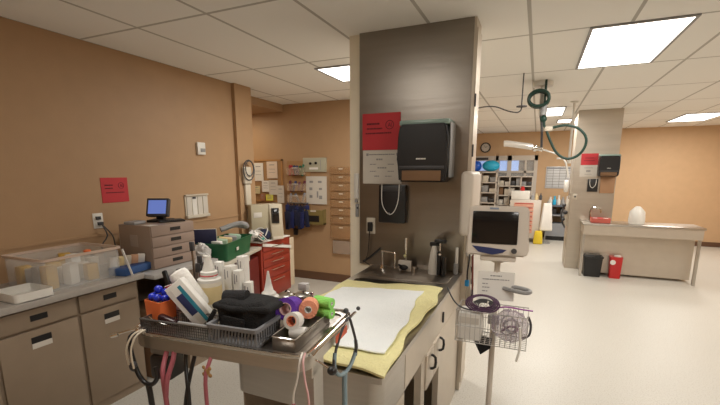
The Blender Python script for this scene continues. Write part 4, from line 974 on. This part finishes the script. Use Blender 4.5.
# white drawer cart
t = thing('supply_cart', 'white supply cart with red striped drawers in the far room', 'cart', (-.21, 9.95, 0))
B().box((-.33, -.02, .10), (.33, .40, .97), .01).build('body', BEIGEM, t)
for k in range(7):
    d = B().box((-.24, -.035, .22+.10*k), (.18, -.02, .305+.10*k), .003).build('drawer', mat('salmon_drawer', (.72, .38, .28), .5), t)
    B().box((-.22, -.045, .285+.10*k), (.16, -.035, .305+.10*k)).build('red_edge', mat('brick_red', (.50, .08, .05), .5), d, smooth=0)
for x in (-.28, .28):
    B().cyl((x-.015, .03, .05), (x+.015, .03, .05), .05).cyl((x, .03, .05), (x, .03, .11), .012).build('caster', BLACK, t)
    B().cyl((x-.015, .35, .05), (x+.015, .35, .05), .05).cyl((x, .35, .05), (x, .35, .11), .012).build('caster', BLACK, t)
one('printer', B().box((-.20, -.12, 0), (.20, .14, .20), .015), WHITEP, 'white printer on top of the supply cart', 'printer', (-.33, 10.12, .972))
one('red_cap_bottle', B().lathe([(.05, 0), (.05, .06), (.03, .08), (.03, .1)]), REDB, 'small red container on the white printer', 'container', (-.30, 10.12, 1.173))
for k, (x, m_, lb) in enumerate(((-.05, GREYP, 'grey bottle'), (.03, CREAMLIQ, 'cream bottle'), (.12, DKGREY, 'dark bottle'))):
    one('bottle', B().lathe([(.03, 0), (.032, .09), (.012, .12), (.012, .15)], n=14), m_, lb+' on the supply cart', 'bottle', (x-.02, 10.08, .972), group='bottles on the supply cart')
# hanging coat / bag and counter
b = B().box((-.11, -.05, 0), (.11, .05, .62), .03, 3)
for v in b.bm.verts: v.co.x *= 1.25-.6*v.co.z/.62*.8; v.co.y += .02*math.sin(30*v.co.x)
one('white_coat', b, mat('white_cloth', (.78, .76, .72), .9, bump=.4, bscale=20), 'white cloth hanging on a stand beside the far counter', 'cloth', (.25, 9.85, .30))
t = thing('coat_stand', 'thin steel stand holding the white cloth', 'stand', (.25, 9.94, 0))
B().cyl((0, 0, .02), (0, 0, .95), .012).cyl((0, 0, 0), (0, 0, .02), .12).tube([(0, 0, .93), (0, -.09, .93)], .008).build('pole', GREYP, t)
b = B().box((-.09, -.06, 0), (.09, .06, .30), .03)
for v in b.bm.verts: v.co.x *= 1.15-v.co.z
one('yellow_bag', b, YELLOW, 'yellow fabric bag on the floor beside the supply cart', 'bag', (.11, 9.78, 0))
t = thing('far_counter', 'grey counter with open shelves against the far wall', 'counter', (.75, 10.88, 0))
B().box((-.50, -.46, .80), (.70, 0, .84)).build('counter_top', mat('slate_top', (.12, .14, .17), .4), t, smooth=0)
B().box((-.50, -.42, .10), (.70, -.02, .40)).box((-.5, -.42, .40), (-.46, 0, .80)).box((.05, -.42, .40), (.09, 0, .80)).box((.66, -.42, .40), (.70, 0, .80)).box((-.5, -.42, .58), (.7, 0, .61)).build('carcass', mat('slate_carcass', (.26, .27, .29), .5), t, smooth=0)
B().box((-.48, -.40, 0), (.68, -.05, .10)).build('plinth', BLACK, t, smooth=0)
for k, (x, w_, m_, lb) in enumerate(((-.36, .16, DKGREY, 'dark appliance at the left end'), (-.12, .14, GREYP, 'grey appliance in the middle'), (.22, .16, DKGREY, 'dark appliance near the steel column'))):
    one('small_appliance', B().box((-w_/2, -.10, 0), (w_/2, .10, .13), .01).box((-w_/3, -.104, .03), (w_/3, -.1, .1)), m_, lb+' on the shelf of the far counter', 'appliance', (.75+x, 10.66, .612), group='appliances on the far counter shelf')
for k in range(6):
    x = .32+.09*k; m_ = [WHITEP, CYAN, WHITEP, GREYP, WHITEP, mat('soft_cyan', (.4, .6, .7), .4)][k]
    o = B().lathe([(.04, 0), (.042, .10), (.02, .14), (.02, .18+.02*(k % 3))], n=14).build('lab_bottle', m_, loc=(x, 10.6, .84))
    tag(o, ['white bottle at the left end', 'turquoise bottle', 'second white bottle', 'grey bottle', 'third white bottle', 'pale blue bottle at the right end'][k]+' on the far counter', 'bottle', 'bottles on the far counter')
one('paper_towel_roll', B().lathe([(.055, 0), (.055, .22)], n=20), PAPER, 'white paper roll on the far counter by the steel column', 'roll', (.86, 10.55, .84))

# surgical lamp hanging in the aisle
t = thing('exam_lamp', 'white ceiling mounted exam lamp arm over the aisle', 'lamp', (-.02, 5.0, H))
B().cyl((0, 0, -.05), (0, 0, 0), .10, n=24).build('ceiling_plate', WHITEP, t)
B().cyl((0, 0, -.35), (0, 0, -.05), .022, n=16).build('drop_pole', WHITEP, t)
B().tube([(0, 0, -.35), (.02, 0, -.46), (.03, 0, -.60), (.035, 0, -.70)], .013).build('lower_arm', DKGREY, t)
B().tube([(-.36, -.02, -.642), (-.30, -.02, -.645), (-.12, -.01, -.675), (-.06, 0, -.685)], .034, n=16).build('lamp_head', mat('satin_aluminium', (.74, .71, .67), .28, .6), t)
B().tube([(-.06, 0, -.688), (-.01, 0, -.70), (.05, 0, -.715)], .024, n=14).sph((-.03, 0, -.70), .035).build('joint', CHROME, t)
B().tube([(.05, 0, -.715), (.12, 0, -.74), (.20, 0, -.77), (.28, 0, -.84), (.31, 0, -.93), (.33, 0, -1.02)], .009).build('cable', WHITEP, t)
t = thing('hose_drop', 'dark green ceiling air hose with a hanging loop in the aisle', 'hose', (-.05, 4.9, H))
b = B()
for k in range(4): b.tube([(.10*math.cos(q*.5236), .03*k-.045+.0*q, -.19+.08*math.sin(q*.5236)) for q in range(13)], .017, n=8)
b.build('coil', GREENH, t)
B().cyl((.055, 0, -.36), (.055, 0, -.25), .032).build('reel_sleeve', GREYP, t)
B().sph((.06, 0, -.40), .036, (1, .8, 1)).build('stop_ball', GREENH, t)
B().cyl((.06, 0, -.25), (.06, 0, 0), .012).build('drop_rod', GREENH, t)
B().tube([(.06, 0, -.36), (.07, 0, -.44), (.08, 0, -.48), (.11, 0, -.50), (.16, 0, -.492), (.28, .0, -.475), (.40, 0, -.51), (.48, 0, -.60), (.48, 0, -.70), (.42, 0, -.79), (.32, 0, -.82), (.22, 0, -.76), (.15, 0, -.64), (.10, 0, -.52)], .014, n=10, smooth=5).build('loop', GREENH, t)
B().box((.08, -.02, -.53), (.16, .02, -.48), .01).build('clip', BEIGEP, t)
one('ceiling_cable', B().tube([(-.70, 4.5, 2.24), (-.57, 4.5, 2.262), (-.45, 4.5, 2.258), (-.33, 4.5, 2.21), (-.24, 4.5, 2.19), (-.205, 4.5, 2.21), (-.20, 4.5, 2.24)], .006).cyl((-.20, 4.5, 2.24), (-.20, 4.5, 2.25), .05).cyl((-.20, 4.5, 2.25), (-.20, 4.5, H), .006), DKGREY,
    'thin dark cable sagging below the ceiling beside the near steel column', 'cable')
t = thing('ceiling_pole', 'slim white pole hanging from the ceiling left of the far steel column', 'pole', (.39, 6.5, H))
B().cyl((0, 0, -.80), (0, 0, 0), .016).build('pole', WHITEP, t)
B().cyl((0, 0, -.02), (0, 0, 0), .05).build('ceiling_plate', WHITEP, t)
B().tube([(-.16, 0, -.77), (0, 0, -.78), (.03, 0, -.78)], .010).cyl((0, 0, -.84), (0, 0, -.76), .028).build('cross_bar', WHITEP, t)

# ------------------------------------------------------------------ far steel station
t = thing('steel_column', 'tall brushed steel column with cabinet sides in the far room', 'column', (.835, 7.55, 0))
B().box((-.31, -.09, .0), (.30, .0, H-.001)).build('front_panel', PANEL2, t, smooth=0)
B().box((-.31, 0, 0), (.30, .45, H-.001)).build('cabinet_body', CABST, t, smooth=0)
B().box((-.32, .02, .08), (-.31, .42, 1.2)).build('door', CABST, t, smooth=0)
B().box((-.32, .02, 1.24), (-.31, .42, 2.48)).build('door', CABST, t, smooth=0)
FY = 7.456
poster('red_notice', (.74, FY, 1.80), .24, .18, '-Y', REDP, REDINK, 'red notice sheet on the far steel column', lines=[(0, .02, .12, .01), (0, -.02, .15, .008)])
poster('instruction_sheet', (.74, FY, 1.615), .24, .18, '-Y', PAPER2, INKG, 'white instruction sheet on the far steel column', lines=[(0, .05, .12, .008), (0, 0, .06, .03), (0, -.05, .10, .006)])
d2 = towel_dispenser((1.00, 7.46, 1.70), 'black paper towel dispenser on the far steel column'); d2.scale = (.84, .84, .84)
t = thing('soap_dispenser', 'black wall box with white cord loop on the far steel column', 'dispenser', (.82, 7.46, 1.40), group='black wall boxes with white cords')
B().box((-.075, -.05, -.11), (.07, 0, .09), .008).build('box', BLACK, t)
B().tube([(-.05, -.055, .09), (-.045, -.058, 0), (-.01, -.058, -.05), (.035, -.058, 0), (.04, -.055, .09)], .004).build('cord', WHITEP, t)
one('tan_folder', B().box((-.10, -.03, -.14), (.10, 0, .14), .004), TANCARD, 'tan card holder under the far towel dispenser', 'holder', (1.02, 7.46, 1.41))
t = thing('wall_outlet', 'small outlet low on the far steel column', 'outlet', (.585, 7.46, 1.20), group='wall outlets')
B().box((-.03, -.006, -.05), (.03, 0, .05), .002).build('plate', BEIGEP, t); B().box((-.01, -.02, -.01), (.012, -.006, .02)).build('plug', DKGREY, t, smooth=0)
t = thing('wash_table', 'far stainless wash table with a sink ledge against the steel column', 'wash table', (1.25, 7.2, 0))
B().box((-.56, -.26, .80), (.95, .255, .83), .004).build('table_top', STEEL, t)
B().box((-.54, -.25, .66), (.93, .25, .80)).build('apron', CABST, t, smooth=0)
B().box((-.52, -.06, .04), (.90, .25, .66)).build('cabinet', CABST, t, smooth=0)
for x, y in ((-.53, -.22), (.90, -.22)): B().box((x-.015, y-.02, 0), (x+.02, y+.02, .66)).build('leg', STEEL, t, smooth=0)
B().tube([(-.42, .20, .83), (-.42, .20, 1.02), (-.30, .16, 1.03), (-.29, .15, .96)], .010).build('faucet', CHROME, t)
one('red_basket', B().ring(rrect(-.13, -.10, .13, .10, .02, 2), rrect(-.12, -.09, .12, .09, .02, 2), 0, .07).prism(rrect(-.13, -.10, .13, .10, .02, 2), 0, .005), mat('salmon_red', (.55, .12, .09), .5), 'salmon red basket on the far wash table', 'basket', (.94, 7.16, .831))
for k in range(3): one('instrument_pack', B().box((-.035, -.06, 0), (.035, .06, .06), .01), [PALEPINK, REDP, PAPER2][k], ['pink pack', 'red pack', 'off white pack'][k]+' inside the salmon red basket', 'pack', (.87+.075*k, 7.16, .837), group='packs in the red basket')
one('white_jug', B().lathe([(.10, 0), (.11, .05), (.10, .18), (.05, .24), (.03, .26)], n=20), WHITEP, 'round white jug at the right of the far wash table', 'jug', (1.42, 7.20, .831))
t = thing('clipper_holder', 'cluster of dark tools on the left side of the far steel column', 'tool holder', (.505, 7.62, .95))
B().box((-.04, -.03, -.25), (.02, .03, .20), .01).build('holder', CABST, t)
B().sph((-.06, -.04, .10), .03).sph((-.03, -.05, -.02), .035).sph((-.06, -.04, -.14), .03).tube([(-.05, -.04, .1), (-.09, -.05, -.05), (-.06, -.05, -.2), (-.02, -.05, -.28)], .012).build('tools', DKGREY, t)
t = thing('wall_phone', 'white wall phone on the left side of the far steel column', 'phone', (.475, 7.75, 1.36))
B().box((-.05, -.07, -.10), (.02, .07, .10), .02).build('body', WHITEP, t)
# bins
t = thing('waste_bin', 'black lidded waste bin on the floor in front of the far wash table', 'bin', (.885, 7.07, 0))
b = B(); b.prism(rrect(-.125, -.12, .125, .12, .02, 3), 0, .30)
for v in b.bm.verts:
    if v.co.z < .1: v.co.x *= .88; v.co.y *= .88
b.build('bucket', BLACK, t); B().box((-.135, -.13, .295), (.135, .13, .325), .01).build('lid', BLACK, t)
b = B().box((-.11, -.10, .305), (.11, .10, .345), .02)
b.build('bag_liner', mat('black_liner', (.015, .015, .016), .25, bump=.8, bscale=25), t)
t = thing('biohazard_bin', 'red sharps bin with a white round label beside the black waste bin', 'bin', (1.19, 7.05, 0))
b = B(); b.prism(rrect(-.085, -.08, .085, .08, .02, 3), 0, .33)
for v in b.bm.verts:
    if v.co.z < .1: v.co.x *= .85; v.co.y *= .85
b.build('bucket', REDB, t)
B().lathe([(.05, .33), (.05, .345), (.03, .352)], c=(.02, 0, 0)).build('lid', WHITEP, t)
B().cyl((-.045, -.085, .25), (-.045, -.075, .25), .038, n=20).build('round_label', WHITEP, t)

# ------------------------------------------------------------------ camera, world, output
cam = bpy.data.cameras.new('camera'); co = bpy.data.objects.new('camera', cam); COL.objects.link(co)
cam.sensor_width = 36; cam.lens = 36*400/720; cam.shift_y = 45.5/720; cam.clip_start = .05
co.location = (0, 0, 1.6); co.rotation_euler = (R(90-10.758), 0, R(23.614)); sc.camera = co
w = bpy.data.worlds.new('world'); sc.world = w; w.use_nodes = True
w.node_tree.nodes['Background'].inputs[0].default_value = (.5, .45, .38, 1); w.node_tree.nodes['Background'].inputs[1].default_value = .3
sc.view_settings.view_transform = 'Standard'; sc.view_settings.look = 'None'; sc.view_settings.gamma = 1
sc.view_settings.use_curve_mapping = False; sc.view_settings.exposure = -0.12
